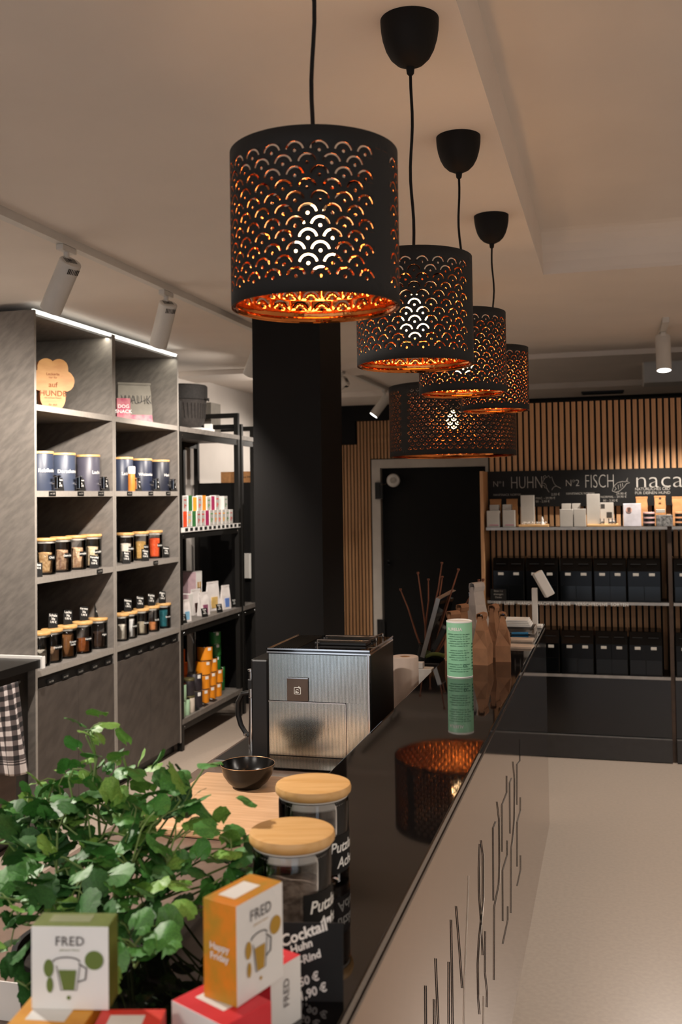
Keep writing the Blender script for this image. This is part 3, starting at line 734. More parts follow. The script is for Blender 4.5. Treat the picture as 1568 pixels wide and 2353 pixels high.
tag(MB().cbox((-3.14, 7.36, 2.27), (.22, .2, .27)).obj('grey_carton', mat('grey_weave', '6f6a62', .8, var=.1)), 'grey carton standing on top of the second steel rack', 'carton')
# bucket / planter on top shelf
p0 = Vector((-2.98, 6.62, 2.13))
t = thing('woven_basket', 'dark woven basket with small side handles on the top of the steel rack', 'basket', p0)
DK = mat('dark_wicker', '1d1a18', .8, var=.3, scale=60, bump=.6, bscale=70); DK2 = mat('grey_wicker_band', '2b2623', .8, var=.3, scale=60, bump=.5, bscale=70)
MB().lathe([(.09, .02), (.12, .025), (.155, .08), (.17, .22), (.172, .225), (.166, .225), (.15, .1), (.1, .03)], 40).obj('basket_body', DK2, t, True)
MB().lathe([(.173, .226), (.178, .232), (.178, .325), (.17, .335), (.16, .33)], 40).obj('rim_band', DK, t, True)
for s in (-1, 1): MB().tube([(s * .174, -.02, .24), (s * .195, -.015, .235), (s * .2, 0, .22), (s * .195, .015, .235), (s * .174, .02, .24)], .006, 6).obj('handle', DK, t, True)
for i in range(14):
    a = -1.9 + i * .16; MB().tube([(.172 * math.cos(a), .172 * math.sin(a), .2), (.16 * math.cos(a + .05), .16 * math.sin(a + .05), .1), (.13 * math.cos(a + .1), .13 * math.sin(a + .1), .05)], .003, 5).obj('fringe', DK2, t)
q = Vector((-2.83, 6.60, 2.131))
tag(MB().box((-.05, -.10, 0), (.045, .14, .02)).box((-.02, .1, .02), (.03, .14, .06)).obj('white_bracket', WHITE), 'white plastic holder on the rack shelf under the basket', 'holder').location = q

# tea cartons on the rack: two layers
cols = ['c9281c', 'd68a1f', '2c6a34', '9a1550', 'd0461c', 'a92a22', '3c8a3e', 'e0a02a']
CM = [mat('tea_print_' + str(i), c, .5, var=.08) for i, c in enumerate(cols)]
CMn = ['red', 'amber', 'dark green', 'magenta', 'orange red', 'crimson', 'green', 'yellow']
r3 = random.Random(5); PRW = mat('carton_side_white', 'a39f9a', .6)
TB = {}
def teacarton(w_, d_, h_, m_):
    k = (w_, d_, h_, m_.name)
    if k not in TB:
        TB[k] = (MB().box((-w_ / 2, -d_ / 2, 0), (w_ / 2, d_ / 2, h_), 0, fm={'+y': 1, '-y': 1, '+z': 0}).mesh('carton_body', [WHITE, m_]),
                 MB().box((-w_ * .3, .0, h_ * .72), (w_ * .3, .0004, h_ * .8)).box((-w_ * .2, 0, h_ * .2), (w_ * .0, .0004, h_ * .5)).box((w_ * .05, 0, h_ * .35), (w_ * .3, .0004, h_ * .42)).mesh('print', m_))
    return TB[k]
def placetea(p, m_, lb, side=True, w_=.062, d_=.05, h_=.105, rz=R(90)):
    t = thing('tea_carton', lb, 'tea carton', p, rz, 'tea cartons on the steel rack')
    a, b = teacarton(w_, d_, h_, m_)
    if not side: a = teacarton(w_, d_, h_, PRW)[0]
    inst('carton_body', a, t); o = inst('print', b, t); o.location = (0, -d_ / 2 - .0005, 0)
    return t
y = 6.10; i = 0; low = []
while y < 7.08:
    m_i = (i * 3 + 1) % 8; h_ = .105
    placetea(Vector((-2.80, y, 1.4605)), CM[m_i], side=i in (1, 3, 6), lb='white tea carton with %s print in the lower row, %s from the cabinet' % (CMn[m_i], ['first', 'second', 'third', 'fourth', 'fifth', 'sixth', 'seventh', 'eighth', 'ninth', 'tenth', 'eleventh', 'twelfth', 'thirteenth', 'fourteenth', 'fifteenth', 'sixteenth'][i]))
    y += .071 + (.003 if i % 3 else .012); i += 1
y = 6.12; i = 0
while y < 7.0:
    m_i = (i * 5 + 0) % 8
    if i not in (9,):
        placetea(Vector((-2.805 - .004 * (i % 2), y, 1.5665)), CM[m_i], side=i in (0, 2, 3, 5, 7), lb='white tea carton with %s print in the upper row, %s from the cabinet' % (CMn[m_i], ['first', 'second', 'third', 'fourth', 'fifth', 'sixth', 'seventh', 'eighth', 'ninth', 'tenth', 'eleventh', 'twelfth', 'thirteenth', 'fourteenth'][i]), h_=.10 + .012 * ((i * 7) % 3 - 1) * .5)
    y += .070 + (.006 if i % 2 else .016); i += 1

# pouches on the rack's third shelf
ZP = .82
PCH = mat('pouch_white', 'cfc9c6', .45, var=.04, bump=.3, bscale=25); PNK = mat('pale_pink_card', 'b79aa0', .6)
def pouch(px_, X, w_, h_, lb, cm, rz=75, z=ZP, mm=None, fold=True, d_=.04):
    t = thing('stand_up_pouch', lb, 'pouch', base(px_, X, z), R(rz), 'white pouches on the rack')
    bag(w_, d_, h_, .12, seed=int(px_)).obj('pouch_body', mm or PCH, t, True)
    MB().box((-w_ * .25, -d_ / 2 - .001, h_ * .1), (w_ * .25, -d_ / 2 + .006, h_ * .5)).obj('label_patch', cm, t)
    if fold: MB().box((-w_ * .47, -.004, h_), (w_ * .47, .004, h_ + .014)).obj('seal_strip', PCH, t)
    return t
c_ = lambda n, h: mat(n, h, .5)
GOLD, SKY, BRN2, YEL, PUR, BLU = c_('gold_label', 'b98a3c'), c_('sky_label', '7fb0cc'), c_('brown_label', '3a211a'), c_('sand_label', 'c9a763'), c_('plum_label', '8a4d68'), c_('blue_label', '5f7fc0')
t = thing('tall_white_box', 'tall white box with a gold emblem on the rack shelf above the tins', 'box', base(436, -2.99, ZP), R(0))
MB().box((-.07, -.055, 0), (.07, .055, .30), 0, fm={'-y': 1}).obj('carton', [WHITE, PNK], t, bevel=.002)
MB().box((.0705, -.03, .165), (.0715, -.005, .225)).box((.0705, .008, .165), (.0715, .03, .225)).box((.0705, -.03, .145), (.0715, .03, .185)).obj('emblem', GOLD, t)
t = thing('white_cube_box', 'white box with a pink side behind the pouches, next to the cabinet', 'box', base(418, -2.96, ZP), 0)
MB().box((-.06, -.03, 0), (.06, .05, .155), 0, fm={'-y': 1}).obj('carton', [WHITE, PNK], t, bevel=.002)
pouch(424, -2.81, .085, .135, 'white pouch with a sky blue picture, nearest the cabinet', SKY)
pouch(448, -2.90, .11, .17, 'white pouch with a dark brown picture, behind the blue one', BRN2)
pouch(466, -2.83, .10, .15, 'white pouch with a plum red picture on the rack shelf', PUR)
pouch(487, -2.88, .14, .20, 'largest white pouch, with a sand yellow picture', YEL)
pouch(516, -2.82, .095, .165, 'white pouch with a blue picture, rightmost on the shelf', BLU)
for i, (x, X, lb) in enumerate(((421, -2.775, 'chalk card before the sky blue pouch'), (470, -2.775, 'chalk card before the plum pouch'), (504, -2.775, 'chalk card left of the blue pouch'), (538, -2.80, 'chalk card at the far right of the pouch shelf'))):
    card(base(x, X, ZP), .06, .062, lb, ['Snack', '70g', '4,90 €'], yaw=-20)

# tins on the rack's lowest shelf
ZT = .205
def tin(p, r, h, c, lb, price=True, lidc=None, ang=-.5):
    t = thing('tin_can', lb, 'tin', p, 0, 'stacked tins on the lowest rack shelf')
    MB().lathe([(r * .97, 0), (r, .002), (r, h - .003), (r * .96, h)], 32).obj('can_body', c, t, True)
    if lidc: MB().lathe([(r * 1.02, h), (r * 1.03, h + .012), (r * .98, h + .014)], 32).obj('lid', lidc, t, True)
    else: MB().lathe([(r * 1.01, h - .001), (r * 1.01, h + .0015), (r * .9, h + .001)], 32).obj('can_rim', CHROME, t, True)
    if price:
        MB().grid(lambda u, v: ((r + .0008) * math.cos(ang + (u - .5) * .5), (r + .0008) * math.sin(ang + (u - .5) * .5), h * .72 + v * h * .22), 4, 1).obj('price_sticker', WHITE, t)
    return t
ORG = mat('orange_tin_print', 'd98411', .45, var=.06); ORD = mat('burnt_orange_tin', 'b04a0c', .45, var=.1); GRN = mat('green_tin_print', '1f6b2c', .45, var=.15); MNT = mat('mint_tin', 'a2c6a4', .5, var=.04); DKT = mat('charcoal_tin', '241f24', .4); CRM = mat('cream_label_tin', 'c9bdb0', .5); OLV = mat('olive_brass_lid', '6d6746', .4, metal=.6)
ordn = ['first', 'second', 'third', 'fourth']
xx = -2.86; hT = .095
# orange pyramid
for lv, ys in enumerate(([6.60, 6.72, 6.84], [6.62, 6.74, 6.86], [6.64, 6.76], [6.67])):
    for k, yy in enumerate(ys):
        tin(Vector((-2.85, yy, ZT + lv * (hT + .002))), .055, hT, ORG, 'orange tin, %s from the left in the %s layer of the orange stack' % (ordn[k], ('bottom', 'second', 'third', 'top')[lv]))
for lv, ys in enumerate(([6.40, 6.52], [6.42, 6.54], [6.44, 6.56], [6.40, 6.52])):
    for k, yy in enumerate(ys):
        tin(Vector((-2.99, yy, ZT + lv * (hT + .002))), .05, hT, ORD, 'burnt orange tin in the shaded back stack, %s in the %s layer' % (ordn[k], ('bottom', 'second', 'third', 'top')[lv]), price=False)
for lv, ys in enumerate(([6.955, 7.05], [6.965, 7.055], [6.975], [6.985], [6.98])):
    for k, yy in enumerate(ys):
        tin(Vector((-2.90, yy, ZT + lv * (.088 + .002))), .044, .088, GRN, 'green tin, %s in the %s layer of the green stack' % (ordn[k], ('bottom', 'second', 'third', 'fourth', 'top')[lv]), ang=-.7)
for lv, ys in enumerate(([6.13, 6.205], [6.15])):
    for k, yy in enumerate(ys): tin(Vector((-2.80, yy, ZT + lv * .107)), .035, .105, MNT, 'mint green tin, %s of the %s' % (ordn[k], ('front bottom pair', 'upper layer')[lv]), price=False)
for lv in range(2): tin(Vector((-2.81, 6.29, ZT + lv * .115)), .042, .098, (CRM, DKT)[lv], ('cream labelled tin with an olive lid beside the mint tins', 'charcoal tin on top of the cream labelled one')[lv], lidc=OLV, price=False)
for lv in range(3): tin(Vector((-2.93, 6.17, ZT + lv * .115)), .045, .098, CRM, ('bottom', 'middle', 'top')[lv] + ' cream tin with a brass lid in the stack behind the mint tins', lidc=OLV, price=False)
for lv in range(2): tin(Vector((-2.83, 6.44, ZT + lv * .12)), .052, .115, DKT, ('lower', 'upper')[lv] + ' charcoal tin with a white price sticker left of the orange stack', price=True)
for i, yy in enumerate((6.35, 6.50, 6.66)):
    card(Vector((-2.765, yy, ZT + .001)), .07, .05, ('flat chalk card before the cream tin', 'flat chalk card before the charcoal tins', 'flat chalk card before the orange stack')[i], ['Dose', '3,90 €'], lean=72)

# ------------------------------------------------------------------ coffee machine
MX0, MX1, MY0, MY1, MZ1 = -.930, -.636, 2.610, 2.895, 1.236
t = thing('coffee_machine', 'boxy chrome coffee machine with a finely ribbed metal front', 'coffee machine', (0, 0, 0))
RIB = mat('ribbed_steel', 'd2d8d6', .16, metal=1, var=.03)
MB().box((MX0, MY0 + .004, WZ + .006), (MX1, MY1, MZ1 - .012)).obj('housing', BLACK, t, bevel=.003)
def ribs(x0, x1, z0, z1, y):
    m_ = MB(); n = int((x1 - x0) / .0034)
    pr = []
    for i in range(n):
        xa = x0 + (x1 - x0) * i / n; w1 = (x1 - x0) / n
        pr += [(xa, 0), (xa + w1 * .25, -.0012), (xa + w1 * .75, -.0012)]
    pr.append((x1, 0))
    for (xa, ya), (xb, yb) in zip(pr, pr[1:]): m_.quad([(xa, y + ya, z0), (xb, y + yb, z0), (xb, y + yb, z1), (xa, y + ya, z1)])
    return m_
zsp = 1.092; xd = -.708
ribs(MX0 + .004, MX1 - .010, zsp + .001, MZ1 - .016, MY0 + .002).obj('upper_ribbed_panel', RIB, t)
ribs(MX0 + .004, xd, WZ + .045, zsp - .003, MY0 - .0005).obj('ribbed_door', RIB, t)
ribs(xd + .002, MX1 - .010, WZ + .010, zsp + .001, MY0 + .002).obj('side_ribbed_panel', RIB, t)
ribs(MX0 + .004, xd, WZ + .010, WZ + .042, MY0 + .001).obj('lower_ribbed_panel', RIB, t)
MB().box((MX0 + .003, MY0 - .002, zsp - .003), (xd + .001, MY0 + .002, zsp)).box((xd, MY0 - .002, WZ + .02), (xd + .0015, MY0 + .002, zsp)).obj('door_trim', CHROME, t)
MB().box((MX1 - .010, MY0 - .003, WZ + .006), (MX1 - .002, MY0 + .004, MZ1 - .012)).obj('corner_post', CHROME, t, bevel=.002)
MB().box((MX0, MY0 - .003, MZ1 - .013), (MX1, MY1, MZ1 - .009)).box((MX0, MY0 - .003, MZ1 - .004), (MX1, MY0 - .001, MZ1)).box((MX1 - .002, MY0 - .003, MZ1 - .004), (MX1, MY1, MZ1)).box((MX0, MY0 - .003, MZ1 - .004), (MX0 + .002, MY1, MZ1)).obj('top_trim', CHROME, t)
MB().box((MX0 + .002, MY0, MZ1 - .009), (MX1 - .002, MY1 - .002, MZ1 - .003)).obj('top_plate', GLOSS, t)
for k, yy in enumerate((MY0 + .085, MY0 + .17)):
    MB().tube([(MX0 + .12, yy, MZ1 + .012), (MX1 - .045, yy, MZ1 + .012), (MX1 - .03, yy + .01, MZ1 + .012), (MX1 - .022, yy + .075, MZ1 + .012)], .0018, 6).tube([(MX0 + .12, yy, MZ1 - .004), (MX0 + .12, yy, MZ1 + .012)], .0018, 6).tube([(MX1 - .022, yy + .075, MZ1 - .004), (MX1 - .022, yy + .075, MZ1 + .012)], .0018, 6).obj('cup_rail', CHROME, t, True)
    MB().box((MX0 + .11, yy + .006, MZ1 - .003), (MX1 - .035, yy + .07, MZ1 + .006)).obj('cup_tray', BLACK, t, bevel=.002)
grl = MB()
for k in range(12): grl.box((MX0 + .012 + k * .006, MY0 + .02, MZ1 - .003), (MX0 + .0145 + k * .006, MY1 - .02, MZ1 - .001))
grl.obj('cup_grille', METALB, t)
MB().box((-.872, MY0 - .004, 1.094), (-.812, MY0 + .001, 1.156)).obj('badge_plate', mat('badge_bronze', '6b5b4f', .25, metal=.9), t)
MB().box((-.872, MY0 - .0046, 1.1545), (-.812, MY0 - .0038, 1.157)).obj('badge_edge', CHROME, t)
def outline(cx_, cz_, w_, h_, y, tk, m_):
    for a in ((cx_ - w_, cz_ - h_, cx_ + w_, cz_ - h_ + tk), (cx_ - w_, cz_ + h_ - tk, cx_ + w_, cz_ + h_), (cx_ - w_, cz_ - h_, cx_ - w_ + tk, cz_ + h_), (cx_ + w_ - tk, cz_ - h_, cx_ + w_, cz_ + h_)):
        m_.box((a[0], y, a[1]), (a[2], y + .0004, a[3]))
m_ = MB(); outline(-.842, 1.122, .0095, .0095, MY0 - .0046, .0012, m_)
m_.tube([(-.842 + .0045 * math.cos(a), MY0 - .0046, 1.121 + .0045 * math.sin(a)) for a in [i * PI / 6 for i in range(1, 12)]], .0007, 5).tube([(-.836, MY0 - .0046, 1.128), (-.838, MY0 - .0046, 1.134)], .0012, 5).tube([(-.848, MY0 - .0046, 1.117), (-.842, MY0 - .0046, 1.121)], .0007, 5)
m_.obj('emblem', CHALK, t)
for xx_ in (MX0 + .03, MX1 - .03):
    for yy in (MY0 + .03, MY1 - .03): MB().lathe([(.012, 0), (.012, .008)], 12, c=(xx_, yy, WZ)).obj('foot', BLACK, t)

# coffee grinder left of the machine
t = thing('coffee_grinder', 'black coffee grinder with a chrome spout and curved handle left of the machine', 'coffee grinder', (0, 0, 0))
MB().box((-.998, 2.66, WZ), (-.945, 2.90, 1.195)).obj('grinder_body', BLACK, t, bevel=.006)
MB().box((-1.095, 2.62, WZ), (-.945, 2.92, WZ + .02)).obj('drip_tray', BLACK, t, bevel=.004)
MB().box((-1.097, 2.617, WZ + .008), (-1.04, 2.6205, WZ + .018)).obj('tray_trim', CHROME, t)
gx, gy = -1.024, 2.74
MB().lathe([(.011, WZ + .02), (.012, WZ + .055), (.010, WZ + .1), (.009, WZ + .17), (.011, WZ + .172), (.011, WZ + .205), (.008, WZ + .206), (.008, WZ + .245), (.012, WZ + .247), (.012, WZ + .252)], 20, c=(gx, gy, 0)).obj('spout', CHROME, t, True)
MB().box((gx - .01, gy - .012, WZ + .196), (gx + .035, gy + .02, WZ + .225)).obj('spout_bracket', BLACK, t, bevel=.003)
MB().box((gx + .0, gy - .006, WZ + .225), (gx + .04, gy + .006, WZ + .238)).box((gx + .02, gy - .01, WZ + .245), (gx + .04, gy - .004, WZ + .262)).obj('clamp', CHROME, t, bevel=.001)
MB().tube([(gx - .008, gy, WZ + .185), (gx - .03, gy, WZ + .18), (gx - .043, gy, WZ + .155), (gx - .044, gy, WZ + .12), (gx - .036, gy, WZ + .09), (gx - .022, gy, WZ + .068), (gx - .010, gy, WZ + .06)], [.007, .008, .008, .008, .0075, .007, .006], 10).obj('handle', BLACK, t, True)
MB().lathe([(.001, -.006), (.006, -.003), (.006, .003), (.001, .006)], 12, c=(gx - .02, gy - .004, WZ + .064)).obj('handle_knob', CHROME, t, True)

# cutting board, bowl
t = tag(MB().box((-1.065, 2.055, WZ + .0005), (-.745, 2.495, WZ + .0205)).obj('cutting_board', BOARD, bevel=.005), 'pale beech cutting board on the lower worktop', 'cutting board')
t = thing('black_bowl', 'black bowl with a thin copper rim on the cutting board', 'bowl', (-.905, 2.385, WZ + .021))
MB().lathe([(.034, 0), (.036, .003), (.050, .014), (.062, .032), (.069, .058), (.0675, .0585), (.060, .034), (.048, .018), (.02, .008), (.001, .007)], 56).obj('bowl_body', mat('black_glaze', '040404', .22, spec=.4), t, True)
rg = MB(); ring(rg, .0684, .0585, .0009, 56); rg.obj('rim', mat('rim_copper', 'a9825f', .35, metal=.8), t)

# bottle added for an orange reflection, and paper roll behind the machine
t = thing('reflection_bottle', 'small orange bottle with a dark cap, added for a reflection beside the coffee machine', 'bottle', at(863, 1650, 2, WZ + .03) * 1 + Vector((0, 0, 0)))
t.location = (-.585, 2.74, WZ)
MB().lathe([(.013, 0), (.014, .004), (.014, .085), (.012, .095), (.007, .10), (.007, .108)], 24).obj('bottle_body', mat('amber_orange', 'c8560c', .35), t, True)
MB().lathe([(.010, .106), (.010, .128), (.008, .13)], 20).obj('cap', BLACK, t, True)
pr = at(932, 1515, 0, -.64)
t = thing('paper_towel_roll', 'pale pink paper towel roll standing behind the ledge', 'paper roll', (-.635, 3.06, WZ))
MB().lathe([(.0405, 0), (.0415, .003), (.0415, .247), (.040, .250), (.017, .250), (.016, .246), (.016, .1)], 48, caps=False).obj('paper_roll', mat('tissue_paper', 'c4b2a6', .9, var=.03, bump=.2, bscale=40), t, True)
MB().lathe([(.0158, .24), (.0158, .249), (.0135, .249), (.0135, .1)], 32, caps=False).obj('core_tube', KRAFT, t, True)

# ------------------------------------------------------------------ big jars on the ledge
LG = grain('dark_lentils', '4a3a2e', '75665a', 110, .5)
SND = grain('pale_oat_grit', '9d8d7c', 'c3b4a2', 110, .5)
def bigjar(x, y, r, h, lb, fm, fill, lm):
    t = thing('glass_storage_jar', lb, 'jar', (x, y, LZ + .0003), 0, 'big lidded jars on the ledge')
    MB().lathe([(r * .9, 0), (r * .985, .003), (r, .010), (r, h - .004), (r * .98, h), (r * .94, h), (r * .935, h - .006), (r * .955, h - .012), (r * .955, .014), (r * .86, .009), (.001, .008)], 72).obj('glass_body', GLASS, t, True)
    MB().lathe([(r * 1.02, h + .0035), (r * 1.08, h + .007), (r * 1.09, h + .012), (r * 1.06, h + .0165), (r * .95, h + .018)], 72).obj('lid', BAMBOO, t, True)
    s = MB().lathe([(r * .90, h - .011), (r * .935, h - .009), (r * .935, h), (r * .99, h + .001), (r * .99, h + .0035), (r * .9, h + .0035)], 64); s.obj('seal_ring', SILI, t, True)
    ff = MB().lathe([(r * .85, .0095), (r * .945, .0145), (r * .945, .012 + h * fill), (r * .6, .013 + h * fill), (r * .3, .015 + h * fill), (.001, .016 + h * fill)], 48)
    for v in ff.v:
        if v.z > h * fill: v.z += .008 * noise.noise(Vector((v.x * 30, v.y * 30, x * 9)))
    ff.obj('filling', fm, t, True)
    a0 = R(-14)
    MB().grid(lambda u, v: ((r + .0006) * math.cos(a0 + (u - .5) * 1.5), (r + .0006) * math.sin(a0 + (u - .5) * 1.5), h * (.14 + .46 * v)), 20, 1).obj('label_band', SLATE, t, True)
    CH2 = CHALK
    cyltext('label_text', 'Putzlad', .0195, CH2, t, r + .0012, a0 - .02, h * .45, bold=.02, shear=.2)
    cyltext('label_text', 'Achel', .0195, CH2, t, r + .0012, a0 + .10, h * .26, bold=.02, shear=.2)
    return t
bigjar(-.380, 1.148, .0475, .108, 'front big glass jar with a round bamboo lid', LG, .42, None)
bigjar(-.410, 1.335, .0485, .110, 'rear big glass jar with a bamboo lid, behind the front one', SND, .36, None)

# chalk sign
t = thing('chalk_sign', 'black chalk sign about a cocktail with prices 1,50 € and 1,90 €', 'chalk sign', (-.338, 1.0, LZ), R(12))
Msg = Matrix.Rotation(R(-10), 4, 'X')
MB().box((-.060, 0, 0), (.058, .003, .076), M=Msg).obj('sign_board', SLATE, t)
for s, x, z, sz in (('Dog Cocktail"', .004, .061, .0155), ('Rosin\' -Huhn', -.002, .047, .011), ('Küken -Rind', .008, .037, .011), ('1,50 €', .018, .0195, .0115), ('1,90 €', .026, .009, .0115)):
    o = Msg @ Vector((x, -.0008, z)); a = R(20)
    text('chalk_lettering', s, sz, CHALK, t, o, Msg.to_3x3() @ Vector((math.cos(a), 0, math.sin(a))), Msg.to_3x3() @ Vector((-math.sin(a), 0, math.cos(a))), bold=.03, shear=.15)

# ------------------------------------------------------------------ tea boxes in front
def teabox(loc, rz, w_, d_, h_, colr, colr2, label, front='-y', full=True, side_is_white=False):
    cm = mat('tea_colour', colr, .5, scale=45, col2=colr2)
    cp = mat('tea_colour_plain', colr, .5, var=.05)
    t = thing('tea_box', label, 'tea box', loc, rz, 'printed tea boxes on the ledge')
    MB().box((-w_ / 2, -d_ / 2, 0), (w_ / 2, d_ / 2, h_), 0, fm={'-y': 1}).obj('carton', [cm, WHITE], t, bevel=.0007)
    y = -d_ / 2 - .0009
    if full:
        GR = mat('print_grey', '5a5654', .7)
        text('lettering', 'FRED', h_ * .155, GR, t, (0, y, h_ * .82), (1, 0, 0), (0, 0, 1), bold=.012, width=min(1, w_ / .075), spacing=1.1)
        text('small_print', 'gelassener Genuss', h_ * .035, cp, t, (0, y, h_ * .72), (1, 0, 0), (0, 0, 1), width=min(1, w_ / .075))
        q = MB(); sx_ = w_ / .07
        def disc(cx_, cz_, rx, rz_, n=20): q.quad([(cx_ * sx_ + rx * sx_ * math.cos(2 * PI * i / n), y, cz_ + rz_ * math.sin(2 * PI * i / n)) for i in range(n)])
        disc(.022, h_ * .60, .0085, .0085)
        disc(-.019, h_ * .50, .0045, .008); disc(-.018, h_ * .30, .003, .007)
        q.quad([(-.010 * sx_, y, h_ * .48), (.006 * sx_, y, h_ * .48), (.004 * sx_, y, h_ * .24), (-.006 * sx_, y, h_ * .24)])
        disc(-.001, h_ * .15, .0018, .0018)
        for v in q.v: pass
        q.obj('emblem', cp, t)
        g = MB(); g.tube([(.007 * sx_, y, h_ * .34), (.014 * sx_, y, h_ * .37), (.015 * sx_, y, h_ * .5), (.008 * sx_, y, h_ * .56)], .0007, 5)
        g.tube([((-.003 + .012 * math.cos(a)) * sx_, y, h_ * .58 + .004 * math.sin(a)) for a in [i * PI / 8 for i in range(0, 9)]], .0006, 5)
        g.tube([(-.012 * sx_, y, h_ * .53), (-.008 * sx_, y, h_ * .24), (.006 * sx_, y, h_ * .24), (.009 * sx_, y, h_ * .53)], .0004, 5)
        g.obj('cup_drawing', GR, t)
    m2 = MB().box((-w_ * .32, -d_ * .2, h_), (w_ * .22, d_ * .3, h_ + .0003)); m2.obj('tax_label', WHITE if not full or colr != '5d6e2c' else mat('pale_olive', '87906a', .6), t)
    return t
teabox((-.487, .832, 1.1895), R(12), .0715, .030, .0745, '5d6e2c', '6c7d38', 'white and green tea box lettered FRED, at the left front')
c0, c1, c2 = Vector((-.3365, .8555)), Vector((-.3745, .8685)), Vector((-.3145, .9215))
# orange box: long white face towards the right
ax_ = (c2 - c0); angx = math.atan2(ax_.y, ax_.x); wlen = ax_.length
dvec = Vector((-math.sin(angx), math.cos(angx)))
cen = c0 + ax_ / 2 + dvec * .021
tb = teabox((cen.x, cen.y, 1.1895), angx, wlen, .040, .0905, 'a8801f', 'd27d18', 'orange tea box lettered FRED standing on the red cartons')
text('side_print', 'Happy\nFriday', .009, WHITE, tb, (-wlen / 2 - .0009, 0, .045), (0, -1, 0), (0, 0, 1), bold=.02)
H6 = 1.1892 - LZ
teabox((-.357, .866, LZ), R(-26), .072, .058, H6, 'c71f2b', 'cf2a35', 'red tea box lying under the orange one', full=False)
tr = teabox((-.339, .956, LZ), R(68), .046, .036, H6, 'c8222f', 'd43a44', 'red and white tea box at the right, before the chalk sign', full=False)
text('side_print', 'FRED', .012, mat('print_grey2', '6b6462', .7), tr, (0, -.0189, .035), (0, 0, 1), (-1, 0, 0), bold=.01)
teabox((-.495, .808, LZ), R(8), .068, .06, H6, 'cf8a1a', 'd99a2c', 'amber tea box under the green one', full=False)
teabox((-.4215, .806, LZ), R(14), .058, .056, H6, 'cc2c24', 'd63c30', 'red tea box between the green and the orange boxes', full=False)

# ------------------------------------------------------------------ potted herb
PC = Vector((-.675, 1.20, WZ))
t = thing('potted_herb', 'leafy green coriander plant in a black pot at the left front', 'potted plant', PC)
MB().lathe([(.078, 0), (.082, .004), (.098, .15), (.104, .152), (.104, .168), (.097, .168), (.092, .15), (.001, .148)], 48).obj('pot', MATTE, t, True)
tag_soil = MB().lathe([(.091, .140), (.088, .152), (.001, .156)], 32, caps=False).obj('soil', mat('potting_soil', '1c130c', .95, var=.4, scale=80, bump=1), t, True)
LEAFM = [mat('herb_leaf_mid', '35682a', .5, scale=18, col2='4a8438', spec=.4), mat('herb_leaf_dark', '234d1f', .55, scale=18, col2='35662c', spec=.4), mat('herb_leaf_light', '5c8a35', .5, scale=18, col2='79a04a', spec=.4)]
STEM = mat('herb_stem', '6c8346', .6, var=.1)
for m_ in LEAFM:
    b = m_.node_tree.nodes['Principled BSDF']
    b.inputs['Subsurface Weight'].default_value = .0
def leaf_mesh(seed, m_):
    r_ = random.Random(seed); q = MB(); n0 = 0
    lobes = 3 if seed % 2 else 5; n = 26; rad_ = []
    for i in range(n):
        a = -PI * .9 + 2 * PI * .9 * i / (n - 1)
        f = .78 + .2 * abs(math.cos(a * lobes / 3.6)) ** .7 + .045 * math.cos(a * 11)
        rad_.append((a, f * (.95 + .1 * r_.random())))
    q.v.append(Vector((0, 0, 0)))
    for k in (.55, 1.0):
        for a, f in rad_:
            x, y = k * f * math.sin(a) * .55, .42 + k * f * math.cos(a) * .55 - .02
            z = -.22 * (x * x + (y - .4) ** 2) + .06 * math.cos(a * lobes / 1.8) * k + .03 * r_.random()
            q.v.append(Vector((x, y, z)))
    for i in range(n - 1):
        q.f += [(0, 1 + i, 2 + i), (1 + i, 1 + n + i, 2 + n + i, 2 + i)]; q.m += [0, 0]
    return q.mesh('leaf', m_, True)
LM_ = [leaf_mesh(s, LEAFM[s % 3]) for s in range(9)]
rl = random.Random(11)
# leaf clusters: image x, y, depth plane Y, size, amount
CL = [(215, 1675, 1.20, .030, 3, 2), (222, 1728, 1.2, .032, 4, 2), (158, 1780, 1.2, .028, 4, 2), (112, 1820, 1.22, .03, 5, 2), (295, 1765, 1.22, .026, 4, 2), (305, 1815, 1.2, .03, 5, 0), (440, 1795, 1.18, .040, 3, 0), (405, 1805, 1.2, .034, 3, 0), (415, 1825, 1.2, .03, 2, 1),
      (60, 1870, 1.2, .034, 7, 0), (15, 1905, 1.2, .034, 6, 1), (150, 1860, 1.22, .034, 7, 0), (225, 1830, 1.22, .032, 6, 0), (245, 1880, 1.2, .034, 7, 0), (330, 1850, 1.2, .032, 6, 0), (120, 1920, 1.18, .036, 9, 0), (210, 1930, 1.15, .038, 9, 0), (300, 1910, 1.15, .036, 8, 1), (370, 1870, 1.18, .03, 5, 2),
      (400, 1915, 1.15, .036, 7, 0), (380, 1975, 1.12, .038, 8, 0), (300, 1980, 1.1, .04, 9, 0), (220, 2000, 1.1, .04, 9, 1), (130, 1990, 1.12, .038, 9, 1), (50, 1960, 1.15, .038, 8, 1), (15, 2040, 1.14, .04, 7, 0), (80, 2060, 1.08, .04, 8, 0), (160, 2060, 1.08, .038, 8, 1), (260, 2070, 1.06, .036, 7, 0),
      (350, 2050, 1.08, .034, 6, 1), (430, 1960, 1.14, .03, 4, 0), (530, 1925, 1.16, .034, 4, 0), (545, 1965, 1.16, .028, 3, 1), (490, 2015, 1.1, .03, 3, 1), (535, 2005, 1.14, .026, 3, 1), (60, 2110, 1.08, .04, 7, 0), (15, 2090, 1.1, .036, 5, 1), (300, 2115, 1.02, .034, 5, 1), (305, 2160, .99, .036, 4, 0), (310, 2205, .98, .040, 3, 0),
      (460, 2060, 1.1, .026, 3, 1), (200, 2110, 1.07, .034, 5, 1), (395, 2095, 1.06, .03, 4, 1), (60, 2250, 1.05, .03, 3, 1), (520, 2060, 1.1, .024, 2, 1)]
